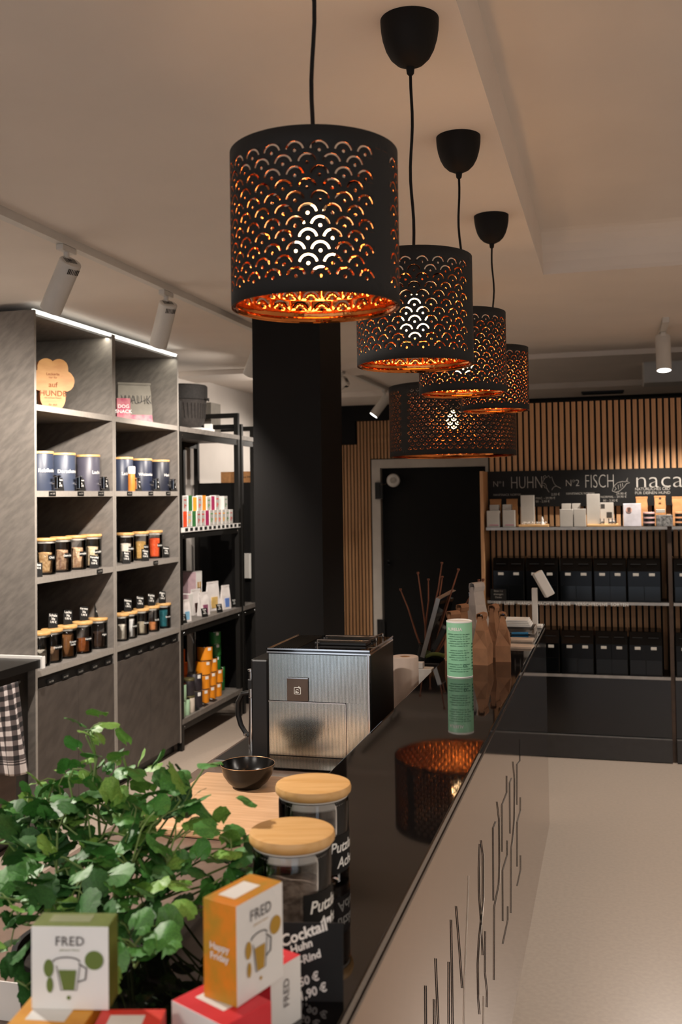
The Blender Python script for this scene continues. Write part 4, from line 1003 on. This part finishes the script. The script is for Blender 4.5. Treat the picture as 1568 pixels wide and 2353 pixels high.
root = PC + Vector((0, 0, .15)); st_n = 0
def stem(a, b, r0=.0022, r1=.0014):
    m_ = (a + b) / 2 + Vector((rl.uniform(-.012, .012), rl.uniform(-.012, .012), .012))
    MB().tube([a - PC, (a + m_) / 2 - PC, m_ - PC, (m_ + b) / 2 - PC + Vector((0, 0, .003)), b - PC], [r0, r0, (r0 + r1) / 2, r1, r1], 6).obj('stem', STEM, t, True)
nl = 0
for (x, y, Y, sz, n, tone) in CL:
    n = round(n * 1.45); sz *= .98
    c = at(x, y, 1, Y)
    sr = Vector((rl.uniform(-.05, .05), rl.uniform(-.05, .05), 0)) + root
    mid = c + Vector((0, 0, -.008))
    stem(sr, mid, .0026 if y < 1850 else .0018)
    for i in range(n):
        spread = .6 * sz * (n ** .45) if n > 1 else 0
        p = c + Vector((rl.gauss(0, 1), rl.gauss(0, 1), rl.gauss(0, .8))) * spread * .55
        rr_ = math.hypot(p.x - PC.x, p.y - PC.y)
        if p.z < PC.z + .17 and rr_ < .115:
            p = PC + Vector(((p.x - PC.x) / rr_ * .125, (p.y - PC.y) / rr_ * .125, p.z - PC.z))
        if p.x > -.545 and p.z < 1.15 and p.y > .3: p.z = 1.15 + rl.random() * .02
        tn = tone if rl.random() < .6 else rl.randrange(3)
        me = LM_[tn + 3 * rl.randrange(3)]
        inst('leaf', me, t, p - PC, (rl.uniform(-.2, 1.15), rl.uniform(-.6, .6), rl.uniform(0, 2 * PI)), sz * rl.uniform(.7, 1.15)); nl += 1
        if i % 3 == 1: stem(mid, p, .0013, .0009)
# pale card at the very left behind the pot
tag(MB().box((-.05, 0, 0), (.03, .002, .055)).obj('paper_slip', WHITE), 'white paper slip on the worktop at the left picture edge', 'paper').location = (-.86, 1.28, WZ + .001)

# ------------------------------------------------------------------ far end of the ledge
def L2(x, Y, z=LZ): q = at(x, 1450, 1, Y); return Vector((q.x, Y, z))
# mint tube
t = thing('mint_paper_tube', 'tall mint green paper tube with a white lid on the ledge', 'tube', L2(1056, 2.89), 0)
r = .0370; MNT2 = mat('mint_paper', '7fb592', .5, var=.04)
MB().lathe([(r * .99, 0), (r, .002), (r, .155), (r * .99, .156)], 48).obj('tube_body', MNT2, t, True)
MB().lathe([(r * 1.01, .156), (r * 1.01, .1595), (r * .96, .1605), (r * .9, .158)], 48).obj('lid', WHITE, t, True)
MB().lathe([(r * 1.004, .0004), (r * 1.004, .003)], 48).obj('base_rim', WHITE, t, True)
a0 = R(-62)
cyltext('lettering', 'AURELIA', .012, WHITE, t, r + .0006, a0 - .75, .138, bold=.02)
DG = mat('dark_green_print', '2c5c46', .7)
for i in range(17):
    if i in (6, 12): continue
    cyltext('small_print', 'natürliche zutaten für den besten freund'[: 34 - (i * 7) % 13], .0056, DG, t, r + .0006, a0 - .42, .124 - i * .0066, bold=.006)
cyltext('print_mark', 'O', .012, DG, t, r + .0006, a0 + .05, .034, bold=.02)
q = MB()
for k in range(9): q.grid(lambda u, v: ((r + .0007) * math.cos(a0 + .78 + u * .16 * ((k * 5) % 3 + 1)), (r + .0007) * math.sin(a0 + .78 + u * .16 * ((k * 5) % 3 + 1)), .02 + k * .009 + v * .005), 2, 1)
q.obj('side_print', DG, t)
# brown bags
BAGM = mat('brown_bag_paper', '8a6143', .8, var=.15, scale=18, bump=.5, bscale=30)
def kbag(p, w_, d_, h_, label, rz, m_=None, seed=1):
    m_ = m_ or BAGM; t = thing('paper_bag', label, 'paper bag', p, R(rz), 'small paper bags on the ledge')
    q = MB(); w2, d2 = w_ / 2, d_ / 2; rr = random.Random(seed); j = lambda s=.003: rr.uniform(-s, s)
    b = [Vector((-w2, -d2, 0)), Vector((w2, -d2, 0)), Vector((w2, d2, 0)), Vector((-w2, d2, 0))]
    fb = Vector((0, -d2 * .9, h_ * .17))
    k1 = [Vector((-w2 + j(), -d2 + j(), h_ * .32)), Vector((w2 + j(), -d2 + j(), h_ * .36)), Vector((w2 + j(), d2, h_ * .34)), Vector((-w2 + j(), d2, h_ * .32))]
    s1 = [Vector((-w2 * .62, j(), h_ * .5)), Vector((w2 * .66, j(), h_ * .48))]
    m1 = [Vector((-w2 * .8, -d2 * .6, h_ * .66)), Vector((w2 * .75, -d2 * .6, h_ * .66)), Vector((w2 * .75, d2 * .6, h_ * .66)), Vector((-w2 * .8, d2 * .6, h_ * .66))]
    tp = [Vector((-w2 * .78, -.006, h_ * .93)), Vector((w2 * .74, -.006, h_ * .93)), Vector((w2 * .74, .006, h_ * .93)), Vector((-w2 * .78, .006, h_ * .93))]
    V = b + k1 + m1 + tp + s1 + [fb, Vector((j(), -d2 * 1.05, h_ * .42)), Vector((-w2 * .25, -d2 * .85, h_ * .6))]
    F = [(0, 1, 18), (0, 18, 4), (1, 5, 18), (4, 18, 19), (18, 5, 19), (4, 19, 20), (4, 20, 8), (19, 5, 9), (19, 9, 20), (20, 9, 8), (2, 3, 7, 6), (6, 7, 11, 10), (8, 9, 13, 12), (10, 11, 15, 14), (12, 13, 14, 15),
         (1, 2, 6, 5), (5, 6, 17), (5, 17, 9), (6, 10, 17), (9, 17, 10), (9, 10, 14, 13), (0, 4, 7, 3), (4, 16, 7), (4, 8, 16), (7, 16, 11), (8, 11, 16), (8, 12, 15, 11), (3, 2, 1, 0)]
    q.v = V; q.f = F; q.m = [0] * len(F); q.obj('bag_body', m_, t)
    f = MB(); n = 8
    prof = [(-.010, h_ * .86), (-.013, h_ * .93), (-.010, h_ * .985), (0, h_), (.010, h_ * .985), (.012, h_ * .93), (.010, h_ * .86)]
    f.v = [Vector((s * w2 * .8, y, z)) for y, z in prof for s in (-1, 1)]
    f.f = [(2 * i, 2 * i + 1, 2 * i + 3, 2 * i + 2) for i in range(len(prof) - 1)]; f.m = [0] * len(f.f)
    o = f.obj('rolled_top', m_, t); s = o.modifiers.new('thick', 'SOLIDIFY'); s.thickness = .002
    return t
kbag(L2(1108, 3.11), .060, .050, .158, 'brown paper bag with a rolled top, left of the front two', 82, seed=2)
kbag(L2(1156, 3.18), .058, .048, .152, 'brown paper bag with a rolled top, right of the front two', 96, seed=5)
kbag(L2(1136, 3.26), .054, .034, .168, 'brown paper bag between and behind the front two', 78, seed=9)
kbag(L2(1043, 3.15), .048, .034, .158, 'brown paper bag hidden behind the mint tube, left one', 50, seed=12)
kbag(L2(1064, 3.24), .048, .032, .17, 'brown paper bag behind the mint tube, right one', 60, seed=15)
WB = mat('white_bag_paper', 'a9a099', .8, var=.06, bump=.3, bscale=30)
kbag(L2(1098, 3.42), .075, .05, .225, 'white paper bag standing behind the brown ones', 62, WB, seed=21)
# monitor
t = thing('monitor', 'dark slim monitor seen almost edge-on with a silver frame', 'monitor', (0, 0, 0))
a = at(976, 1512, 1, 3.55); a2 = at(1012, 1378, 1, 3.55); b2 = at(1048, 1358, 1, 3.80)
z0m = a.z
A = Vector((a.x, 3.55, a.z)); U = Vector((a2.x - a.x, 0, a2.z - a.z)); Wd = Vector((b2.x - a2.x, .25, b2.z - a2.z)); nrm = U.cross(Wd).normalized() * .012
m_ = MB()
def slab(m_, A, U, Wd, T, mi=0):
    n = len(m_.v); P = [A, A + Wd, A + Wd + U, A + U]; m_.v += P + [p + T for p in P]
    for f in ((0, 1, 2, 3), (7, 6, 5, 4), (0, 4, 5, 1), (1, 5, 6, 2), (2, 6, 7, 3), (3, 7, 4, 0)): m_.f.append(tuple(n + i for i in f)); m_.m.append(mi)
slab(m_, A, U, Wd, nrm); m_.obj('screen', GLOSS, t)
m_ = MB(); slab(m_, A - Wd * .01, U, Wd * .012, nrm * 1.3); slab(m_, A + U, U * .012, Wd, nrm * 1.3); m_.obj('bezel', mat('silver_bezel', '8e8b88', .35, metal=.7), t)
base_c = A + Wd * .5
MB().tube([base_c + nrm, base_c + Vector((0, 0, WZ - base_c.z + .012))], .012, 12).obj('stand', METALB, t, True)
MB().cbox((base_c.x, base_c.y - .02, WZ + .006), (.16, .18, .012)).obj('stand_base', METALB, t, bevel=.003)
# dried sticks in a vase
t = thing('vase_of_sticks', 'dark vase with bare brown sticks fanning out behind the monitor', 'vase', (-.68, 3.66, WZ))
MB().lathe([(.035, 0), (.045, .01), (.05, .08), (.035, .15), (.025, .19), (.028, .2), (.024, .2), (.02, .15)], 32).obj('vase', MATTE, t, True)
STK = mat('dry_stick_bark', '6d402a', .8, var=.2, bump=.4)
o0 = Vector((-.68, 3.66, WZ))
for i, (x, y) in enumerate(((921, 1356), (961, 1318), (985, 1333), (1016, 1295), (1054, 1310), (1017, 1327), (1101, 1335), (1111, 1333))):
    e_ = at(x, y, 1, 3.7 + .02 * (i % 3)) - o0; s_ = Vector((.008 * math.cos(i), .008 * math.sin(i), .12))
    m1 = s_.lerp(e_, .45) + Vector((.008 * math.sin(i * 2), 0, -.006 if i < 3 else .0))
    MB().tube([s_, m1, s_.lerp(e_, .75) + Vector((.003, 0, 0)), e_], [.0042, .0036, .003, .0026], 7).obj('stick', STK, t, True)
    MB().lathe([(.002, -.004), (.005, .0), (.0055, .004), (.004, .006)], 8, c=e_).obj('stick_tip', STK, t, True)
# customer display
t = thing('customer_display', 'small white tilted pole display at the ledge end', 'display', L2(1231, 3.98))
MB().box((-.011, -.011, 0), (.011, .011, .155)).obj('pole', WHITEP, t, bevel=.003)
MB().box((-.028, -.03, 0), (.028, .03, .012)).obj('foot_plate', WHITEP, t, bevel=.003)
Md = Matrix.Translation((.034, 0, .172)) @ Matrix.Rotation(R(-28), 4, 'Y') @ Matrix.Rotation(R(12), 4, 'Z')
MB().box((-.020, -.05, -.052), (.016, .02, .052), M=Md).obj('display_head', WHITEP, t, bevel=.004)
MB().box((.0155, -.046, -.048), (.0175, .016, .048), M=Md).obj('display_glass', mat('display_blue', '2b3a4c', .15), t)
# printed pads, pen, papers
t = thing('paper_bundle', 'bundle of white papers with a torn edge beside the pole display', 'papers', L2(1188, 3.84, LZ + .026))
for i in range(4): MB().box((-.052 + i * .003, -.05, .0065 * i), (.058 - i * .004, .05, .0065 * i + .006)).obj('paper', WHITE, t, bevel=.0015)
t = thing('desk_tray', 'grey tray of slips under the paper bundle', 'tray', L2(1192, 3.84))
MB().box((-.060, -.06, 0), (.066, .06, .004)).box((-.060, .056, .004), (.066, .06, .025)).box((.062, -.06, .004), (.066, .056, .025)).box((-.060, -.06, .004), (-.056, .056, .025)).obj('tray_body', mat('grey_tray', '8e857c', .5), t, bevel=.001)
t = thing('blue_pen', 'blue pen lying in front of the paper tray', 'pen', L2(1197, 3.765, LZ + .0055), R(8))
MB().tube([(-.034, 0, 0), (.028, 0, 0)], .0048, 10).obj('barrel', mat('blue_plastic', '1f6f9c', .35), t, True)
MB().tube([(.028, 0, 0), (.040, 0, 0)], [.0042, .001], 10).obj('tip', CHROME, t, True)
MB().tube([(-.034, 0, 0), (-.048, 0, 0)], .003, 8).obj('pen_cap', BLACK, t, True)
for i, (x, Y, lb) in enumerate(((1196, 3.62, 'stack of pale cards behind, on the ledge'), (1194, 3.46, 'stack of pale cards nearest the brown bags'))):
    t = thing('card_stack', lb, 'cards', L2(x, Y), R(-4), 'card stacks on the ledge')
    MB().box((-.040, -.032, 0), (.046, .032, .007)).obj('card', mat('pale_card', 'b8a594', .7), t, bevel=.0006)
t = thing('ballpoint_pen', 'white and blue ballpoint pen leaning behind the brown bag', 'pen', L2(1166, 3.70), 0)
MB().tube([(0, 0, .004), (-.012, 0, .075)], .006, 10).obj('barrel', WHITE, t, True)
MB().tube([(-.012, 0, .075), (-.016, 0, .095)], [.004, .001], 8).obj('tip', mat('pen_blue', '2a4a86', .4), t, True)
t = thing('glasses_case', 'small clear cap on top of the white paper bag area', 'case', L2(1088, 3.66), 0)
MB().tube([(0, 0, 0), (0, 0, .15)], .003, 8).obj('stand_rod', METALB, t)
MB().box((-.014, -.008, .15), (.006, .008, .167)).obj('clip', CHROME, t, bevel=.002)
t['label'] = 'thin black stand with a chrome clip behind the white paper bag'; t['category'] = 'clip stand'; t.name = 'clip_stand'
# gloves, marker, white tubes near the roll
t = tag(MB().grid(lambda u, v: (-.60 + .13 * (u - .5), 3.60 + .10 * (v - .5), WZ + .175 + .012 * math.sin(u * 5) * math.cos(v * 4)), 14, 10).obj('green_cloth', mat('olive_cloth', '55602a', .85, var=.2, bump=.4, bscale=60), smooth=True), 'olive green cloth lying on a black box behind the paper roll', 'cloth')
t.modifiers.new('thick', 'SOLIDIFY').thickness = .012
tag(MB().cbox((-.60, 3.60, WZ + .075), (.15, .12, .15)).obj('black_box', BLACK, bevel=.004), 'black box under the olive green cloth', 'box')
t = thing('pink_marker', 'pink and white marker pen beside the paper roll', 'marker', (-.553, 3.33, WZ + .002), 0)
MB().tube([(-.03, -.03, .14), (0, 0, .19)], .008, 10).obj('barrel', mat('pink_plastic', 'c22a50', .4), t, True)
MB().tube([(0, 0, .19), (.007, .007, .203)], .0085, 10).obj('cap', WHITE, t, True)
MB().tube([(-.06, -.06, .09), (-.03, -.03, .14)], .0085, 10).obj('marker_end', WHITE, t, True)
t = thing('pen_cup', 'dark cup holding the pink marker behind the paper roll', 'cup', (-.585, 3.36, WZ))
MB().lathe([(.03, 0), (.03, .13), (.027, .13), (.027, .004)], 24, caps=False).obj('cup_body', MATTE, t, True)
tag(MB().cbox((-.618, 3.20, WZ + .20), (.03, .03, .02)).cbox((-.60, 3.21, WZ + .095), (.05, .05, .19)).obj('white_carton', WHITE, bevel=.002), 'small white carton half hidden right of the paper roll', 'carton')

# ------------------------------------------------------------------ right display: shelves, dispensers, goods
SY0, SY1 = 6.40, PY - .018
def hx(x, Y=6.42): return at(x, 1200, 1, Y).x
SHZ = (1.437, .972, .521)
for i, (xa, xb) in enumerate(((-.785, .318), (.345, 1.45))):
    t = thing('display_shelf_unit', ('black display unit with three shelves left of the post', 'black display unit right of the post, cut by the picture edge')[i], 'shelf unit', (0, 0, 0), 0, 'black wall display units')
    for z in SHZ:
        MB().box((xa, SY0, z - .012), (xb, SY1, z)).obj('shelf', BLACK, t)
        MB().box((xa, SY0 - .003, z - .016), (xb, SY0, z + .002)).obj('shelf_edge', mat('shelf_edge_metal', '98928a', .35, metal=.8), t)
    MB().box((xa, SY0 + .02, .15), (xb, SY1, SHZ[2] - .02)).obj('base_cabinet', mat('gloss_black_front', '0e0c0b', .18), t)
    MB().box((xa, SY0 + .002, .005), (xb, SY1, .142)).obj('plinth_drawer', mat('dark_grey_plinth', '2a2827', .3), t)
    MB().box((xa, SY0 - .001, .142), (xb, SY0 + .02, .146)).obj('plinth_trim', mat('plinth_trim', '6a6866', .4, metal=.5), t)
text('shelf_lettering', 'MIT  LIEBE  HANDGEMACHTE  KEKSE   VERSCHIEDENE  SORTEN', .026, CHALK, None, (-.745, SY0 - .0045, .958), (1, 0, 0), (0, 0, 1), align='LEFT', bold=.015, spacing=1.12)
o = bpy.data.objects['shelf_lettering']; o.name = 'shelf_banner'; tag(o, 'white hand lettering along the edge of the middle shelf', 'lettering')
text('shelf_banner', 'OHNE ZUCKER OHNE GETREIDE', .024, CHALK, None, (.30, SY0 - .0045, .958), (1, 0, 0), (0, 0, 1), align='RIGHT', bold=.02)
o = [o for o in COL.objects if o.name.startswith('shelf_banner')][-1]
w0 = o.dimensions
tag(o, 'blurry white lettering at the right end of the middle shelf edge', 'lettering')
bpy.data.objects.remove(o)
# vertical posts
for i, xq in enumerate((.331,)):
    struct(MB().box((xq - .012, SY0 + .03, 0), (xq + .012, SY1, 1.437)).obj('trim_5', mat('dark_oak_post', '3a291c', .6, var=.2)), 'dark wooden post between the display units')
# scoop bins
BINB = mat('black_acrylic', '040404', .16, ior=1.4, spec=.3); LABW = mat('bin_label', 'b9b6ae', .5); BGL = glassmat('smoked_acrylic', (.10, .12, .12), 1.5)
XL = [1149, 1184, 1225.5, 1261, 1303, 1339, 1381.5, 1417, 1459, 1496, 1558, 1594]
nth = ['first', 'second', 'third', 'fourth', 'fifth', 'sixth', 'seventh', 'eighth', 'ninth', 'tenth', 'eleventh', 'twelfth']
BM = None
def binproto():
    t = thing('scoop_bin', 'x', 'food bin', (0, 0, 0), 0, 'black scoop bins')
    prof = [(-.005, 0), (-.005, .19), (.02, .27), (.18, .275), (.20, .2), (.20, 0)]   # y, z
    q = MB(); w2 = .0505
    for s in (-w2, w2):
        pass
    n = len(prof); q.v = [Vector((s, y, z)) for s in (-w2, w2) for y, z in prof]
    q.f = [tuple(range(n)), tuple(reversed(range(n, 2 * n)))] + [(i, (i + 1) % n, n + (i + 1) % n, n + i) for i in range(n)]; q.m = [0] * len(q.f)
    q.obj('bin_body', BINB, t, bevel=.003)
    MB().box((-w2 + .004, -.0085, .012), (w2 - .004, -.0055, .10)).obj('front_window', mat('smoked_window', '07090a', .1, spec=.3), t, bevel=.001)
    MB().box((-.017, -.0095, .163), (.017, -.0055, .18)).obj('bin_label', LABW, t)
    MB().box((-.03, .0, .232), (.03, .006, .236)).obj('lid_handle', METALB, t)
    return t
proto = binproto()
def dup(r):
    c = r.copy(); COL.objects.link(c)
    for ch in list(r.children):
        d = ch.copy(); COL.objects.link(d); d.parent = c
    return c
first = True
for row, z, wrd in ((0, SHZ[1], 'upper'), (1, SHZ[2], 'lower')):
    for i, x in enumerate(XL):
        o = proto if first else dup(proto); first = False
        X = hx(x, SY0)
        if abs(X - .331) < .065: X = .331 + .07 * (1 if X > .331 else -1)
        o.location = (X, SY0 + .012, z + .0005)
        o['label'] = '%s black scoop bin from the left in the %s row, small white label' % (nth[i], wrd)
# chalk board sign over the shelf
t = thing('chalkboard_sign', 'long blackboard with HUHN and FISCH drawings above the display shelf', 'chalkboard', (0, 0, 0))
MB().box((-.80, PY - .045, 1.565), (1.45, PY - .017, 1.802)).obj('board', SLATE, t)
CBY = PY - .0465
def cbp(x, y, X=1100, Y=1060, s=3.35): return at(X + x / s, Y + y / s, 1, CBY)
def cbt(s, x, y, px_h, m_=CHALKG, **k):
    """text whose left edge is at crop pixel x and vertical centre y"""
    p = cbp(x, y); h = px_h / 3.35 * 6.5 / FPX
    return text('chalk_lettering', s, h * 1.38, m_, t, p, (1, 0, 0), (0, 0, 1), align='LEFT', **k)
cbt('Nº1', 110, 178, 45, width=.95, bold=-.015); cbt('HUHN', 245, 170, 100, width=.62, bold=-.018)
cbt('Nº2', 668, 170, 52, width=.92, bold=-.015); cbt('FISCH', 815, 160, 108, width=.58, bold=-.018)
cbt('naca', 1200, 150, 128, CHALKG, width=1.12, bold=-.015)
cbt('HANFSNACK NORMAL', 115, 260, 18, width=.85, m_=CHALKG); cbt('HANFSNACK NORMAL', 675, 250, 18, width=.85)
cbt('MAC. - 29,90 €', 440, 285, 17); cbt('BE - 2,50 €', 440, 310, 17); cbt('2,50 €', 560, 255, 18)
cbt('NORMAL - 29,90 €', 940, 275, 17); cbt('BE - 2,50 €', 960, 303, 17); cbt('29,90 €', 1060, 250, 18)
cbt('NATÜRLICHES CBD', 1205, 215, 22, width=.95); cbt('FÜR DEINEN HUND', 1205, 245, 22, width=.95)
hen = [[(500, 118), (515, 108), (525, 125), (540, 110), (552, 128), (565, 120), (570, 140), (580, 165), (595, 188), (620, 200), (635, 208)], [(500, 118), (505, 140), (490, 170), (486, 185), (505, 185), (512, 205), (522, 208), (522, 185), (510, 170), (495, 168)], [(525, 205), (535, 225), (545, 238)], [(600, 192), (585, 195), (570, 210), (565, 222)], [(505, 140), (515, 125), (530, 122)]]
fish = [[(1030, 228), (1040, 195), (1070, 165), (1110, 155), (1135, 158), (1150, 128), (1145, 155), (1165, 165), (1140, 172), (1120, 200), (1085, 230), (1055, 238), (1030, 228)], [(1048, 225), (1062, 212), (1050, 196)], [(1075, 180), (1080, 215)], [(1092, 172), (1098, 205)], [(1108, 168), (1112, 195)]]
for ln in hen + fish:
    MB().tube([cbp(x, y) for x, y in ln], .0014, 5).obj('chalk_drawing', CHALKG, t)
# goods on the upper display shelf
ZS = SHZ[0] + .0025
WBX = mat('white_box_card', 'aaa59d', .6, var=.03)
def gx_(x): return at(1100 + x / 3.35, 1200, 1, 6.47).x
def gw(dx): return dx / 3.35 * 6.2 / FPX
def gbox(x0, x1, ytop, ybot, Y, label, mm, name='white_carton', cat='carton', d_=.06, group='cartons on the display shelf', stripe=None, z=None):
    X0, X1 = at(1100 + x0 / 3.35, 1200, 1, Y).x, at(1100 + x1 / 3.35, 1200, 1, Y).x
    zt = at(1100 + x0 / 3.35, 1060 + ytop / 3.35, 1, Y).z; zb = ZS if z is None else z
    t = thing(name, label, cat, ((X0 + X1) / 2, Y + d_ / 2, zb), 0, group); w2 = (X1 - X0) / 2
    MB().box((-w2, -d_ / 2, 0), (w2, d_ / 2, zt - zb)).obj('carton_body', mm, t, bevel=.0015)
    if stripe: MB().box((-w2 * .6, -d_ / 2 - .0008, .012), (w2 * .85, -d_ / 2, .017)).obj('stripe', stripe, t)
    return t, w2, zt - zb
PINKS = mat('pink_stripe', 'b07080', .6)
gbox(65, 162, 382, 515, 6.41, 'short white carton with a pink line at the left shelf end', WBX, stripe=PINKS)
gbox(88, 158, 335, 515, 6.48, 'taller white carton behind the leftmost short one', WBX)
gbox(187, 280, 378, 515, 6.41, 'short white carton with a pink line, second from the left', WBX, stripe=PINKS)
gbox(187, 256, 333, 515, 6.48, 'taller white carton behind the second short one', WBX)
gbox(628, 727, 370, 508, 6.41, 'short white carton left of centre between the wooden boards', WBX)
gbox(643, 713, 326, 508, 6.48, 'taller white carton behind the left one between the boards', WBX)
gbox(735, 827, 367, 508, 6.41, 'short white carton touching the right wooden board', WBX)
gbox(722, 788, 325, 508, 6.48, 'taller white carton behind the one touching the right board', WBX)
def kstand(x0, x1, ytop, label, seed):
    X0, X1 = at(1100 + x0 / 3.35, 1200, 1, 6.58).x, at(1100 + x1 / 3.35, 1200, 1, 6.58).x
    zt = at(1100 + x0 / 3.35, 1060 + ytop / 3.35, 1, 6.58).z
    t = thing('kraft_bag', label, 'paper bag', ((X0 + X1) / 2, 6.585, ZS), 0, 'kraft bags on the display shelf')
    bag(X1 - X0, .06, zt - ZS - .012, .3, seed=seed).obj('bag_body', KRAFT, t, True)
    MB().box((-(X1 - X0) / 2, -.008, zt - ZS - .013), ((X1 - X0) / 2, .008, zt - ZS)).obj('rolled_top', KRAFT, t, bevel=.002)
    return t
kstand(90, 180, 292, 'kraft bag behind the leftmost white cartons', 31); kstand(218, 305, 290, 'kraft bag behind the second pair of white cartons', 32)
kstand(1215, 1308, 273, 'kraft bag behind the dark tins with pink lids', 33)
t_ = kstand(1357, 1447, 266, 'kraft bag with a small dark emblem in the middle of the right side', 34)
MB().lathe([(.001, 0), (.008, .001)], 16, caps=False, M=Matrix.Translation((0, -.028, .17)) @ Matrix.Rotation(R(90), 4, 'X')).obj('emblem', INKT, t_)
kstand(1495, 1580, 272, 'kraft bag cut by the right picture edge', 35)
for (x0, x1, lb) in ((310, 541, 'left small wooden board with paper shreds on the display shelf'), (838, 1078, 'right small wooden board with little glasses on the display shelf')):
    X0, X1 = at(1100 + x0 / 3.35, 1200, 1, 6.42).x, at(1100 + x1 / 3.35, 1200, 1, 6.42).x
    tag(MB().box((X0, 6.41, ZS), (X1, 6.58, ZS + .015)).obj('wooden_tray', WOOD, bevel=.002), lb, 'wooden board')
ZB_ = ZS + .0152
gbox(328, 430, 262, 490, 6.45, 'tall white carton on the left wooden board', WBX, z=ZB_)
gbox(836, 937, 252, 485, 6.45, 'tall white carton on the right wooden board', WBX, z=ZB_)
t, w2, hh_ = gbox(940, 1043, 318, 485, 6.50, 'white picture card with dark squares on the right board', WBX, name='picture_card', cat='card', d_=.012, z=ZB_)
MB().box((-w2 * .9, -.0068, hh_ * .72), (-w2 * .3, -.0062, hh_ * .93)).box((-.002, -.0068, hh_ * .28), (w2 * .75, -.0062, hh_ * .55)).obj('dark_print', mat('dark_print', '2a2620', .6), t)
shred = MB(); rs = random.Random(3)
Xa, Xb = at(1100 + 335 / 3.35, 1200, 1, 6.42).x, at(1100 + 530 / 3.35, 1200, 1, 6.42).x
for i in range(60):
    p = Vector((rs.uniform(Xa, Xb), rs.uniform(6.415, 6.445), ZB_ + rs.uniform(.002, .016)))
    d_ = Vector((rs.uniform(-1, 1), rs.uniform(-.3, .3), rs.uniform(-.5, .8))) * .008; shred.tube([p, p + d_], .0018, 4)
tag(shred.obj('paper_shreds', WHITE), 'loose white paper shreds on the left wooden board', 'shreds', kind='stuff')
for i, x in enumerate((953, 1018, 1045)):
    p = at(1100 + x / 3.35, 1200, 1, 6.43)
    t = thing('small_glass', ('left', 'middle', 'right')[i] + ' little clear glass on the right wooden board', 'glass', (p.x, 6.43, ZB_), 0, 'little glasses')
    MB().lathe([(.010, 0), (.013, .003), (.014, .035), (.0125, .035), (.0115, .006)], 20).obj('glass_body', GLASS, t, True)
    MB().lathe([(.009, .006), (.011, .018), (.001, .02)], 16).obj('filling', WHITE, t, True)
xs = at(1100 + 492 / 3.35, 1200, 1, 6.43)
t = thing('small_figurine', 'tiny white sculpted ornament at the right of the left board', 'ornament', (xs.x, 6.43, ZB_))
MB().lathe([(.014, 0), (.012, .01), (.007, .02), (.009, .028), (.004, .045), (.001, .05)], 14).obj('figure', WHITE, t, True)
t, w2, hh_ = gbox(1117, 1254, 326, 507, 6.44, 'white square carton with a small round red and grey logo', mat('bright_white_card', 'cbc8ce', .5), d_=.05)
MB().lathe([(.001, 0), (.018, .0006)], 24, caps=False, M=Matrix.Translation((-w2 * .35, -.0262, hh_ * .72)) @ Matrix.Rotation(R(90), 4, 'X')).obj('logo_disc', mat('peach_disc', 'c99a8a', .6), t)
MB().box((-w2 * .5, -.0275, hh_ * .62), (-w2 * .42, -.0265, hh_ * .82)).box((-w2 * .38, -.0275, hh_ * .62), (-w2 * .3, -.0265, hh_ * .82)).box((-w2 * .26, -.0275, hh_ * .62), (-w2 * .18, -.0265, hh_ * .82)).obj('logo_bars', INKT, t)
def tinstack(x0, x1, n, lm, nm):
    X0, X1 = at(1100 + x0 / 3.35, 1200, 1, 6.45).x, at(1100 + x1 / 3.35, 1200, 1, 6.45).x; r = (X1 - X0) / 2
    for k in range(n):
        t = thing('round_tin', '%s black tin with a %s lid' % (('bottom', 'middle', 'top')[k], nm), 'tin', ((X0 + X1) / 2, 6.46, ZS + k * .029), 0, 'black tins with coloured bands')
        MB().lathe([(r * .97, 0), (r, .001), (r, .018), (r * .98, .0185)], 28).obj('tin_body', BLACK, t, True)
        MB().lathe([(r * 1.01, .0187), (r * 1.01, .0275), (r * .97, .0285)], 28).obj('lid', lm, t, True)
tinstack(1268, 1360, 3, mat('pink_lid', 'cfa9a6', .5), 'pale pink'); tinstack(1515, 1590, 3, mat('orange_lid', 'd3976c', .5), 'peach orange')
gbox(1370, 1440, 372, 415, 6.42, 'small white carton on the grey patterned box', WBX, z=ZS + .083)
CAMO = mat('grey_camouflage', '3a3a3a', .6, col2='8a8a88', scale=60)
gbox(1370, 1497, 415, 495, 6.41, 'grey patterned flat box before the kraft bags', CAMO, name='patterned_box', cat='box', d_=.07)
# small sign standing left on the dispenser shelf
p = at(1146, 1372, 1, SY0 - .02)
t = thing('shelf_note', 'small black note with faint writing at the left of the middle shelf', 'note', (at(1146, 1372, 1, 6.385).x, 6.385, .974))
MB().box((-.05, 0, 0), (.05, .002, .075)).obj('note_card', SLATE, t)
for i, s in enumerate(('Bitte 1 x', 'abwiegen', 'Danke')): text('note_text', s, .016, CHALKG, t, (0, -.0006, .062 - i * .02), (1, 0, 0), (0, 0, 1))
print('leaves', nl, 'objects', len(COL.objects), 'tris', sum(len(o.data.polygons) for o in COL.objects if o.type == 'MESH'))
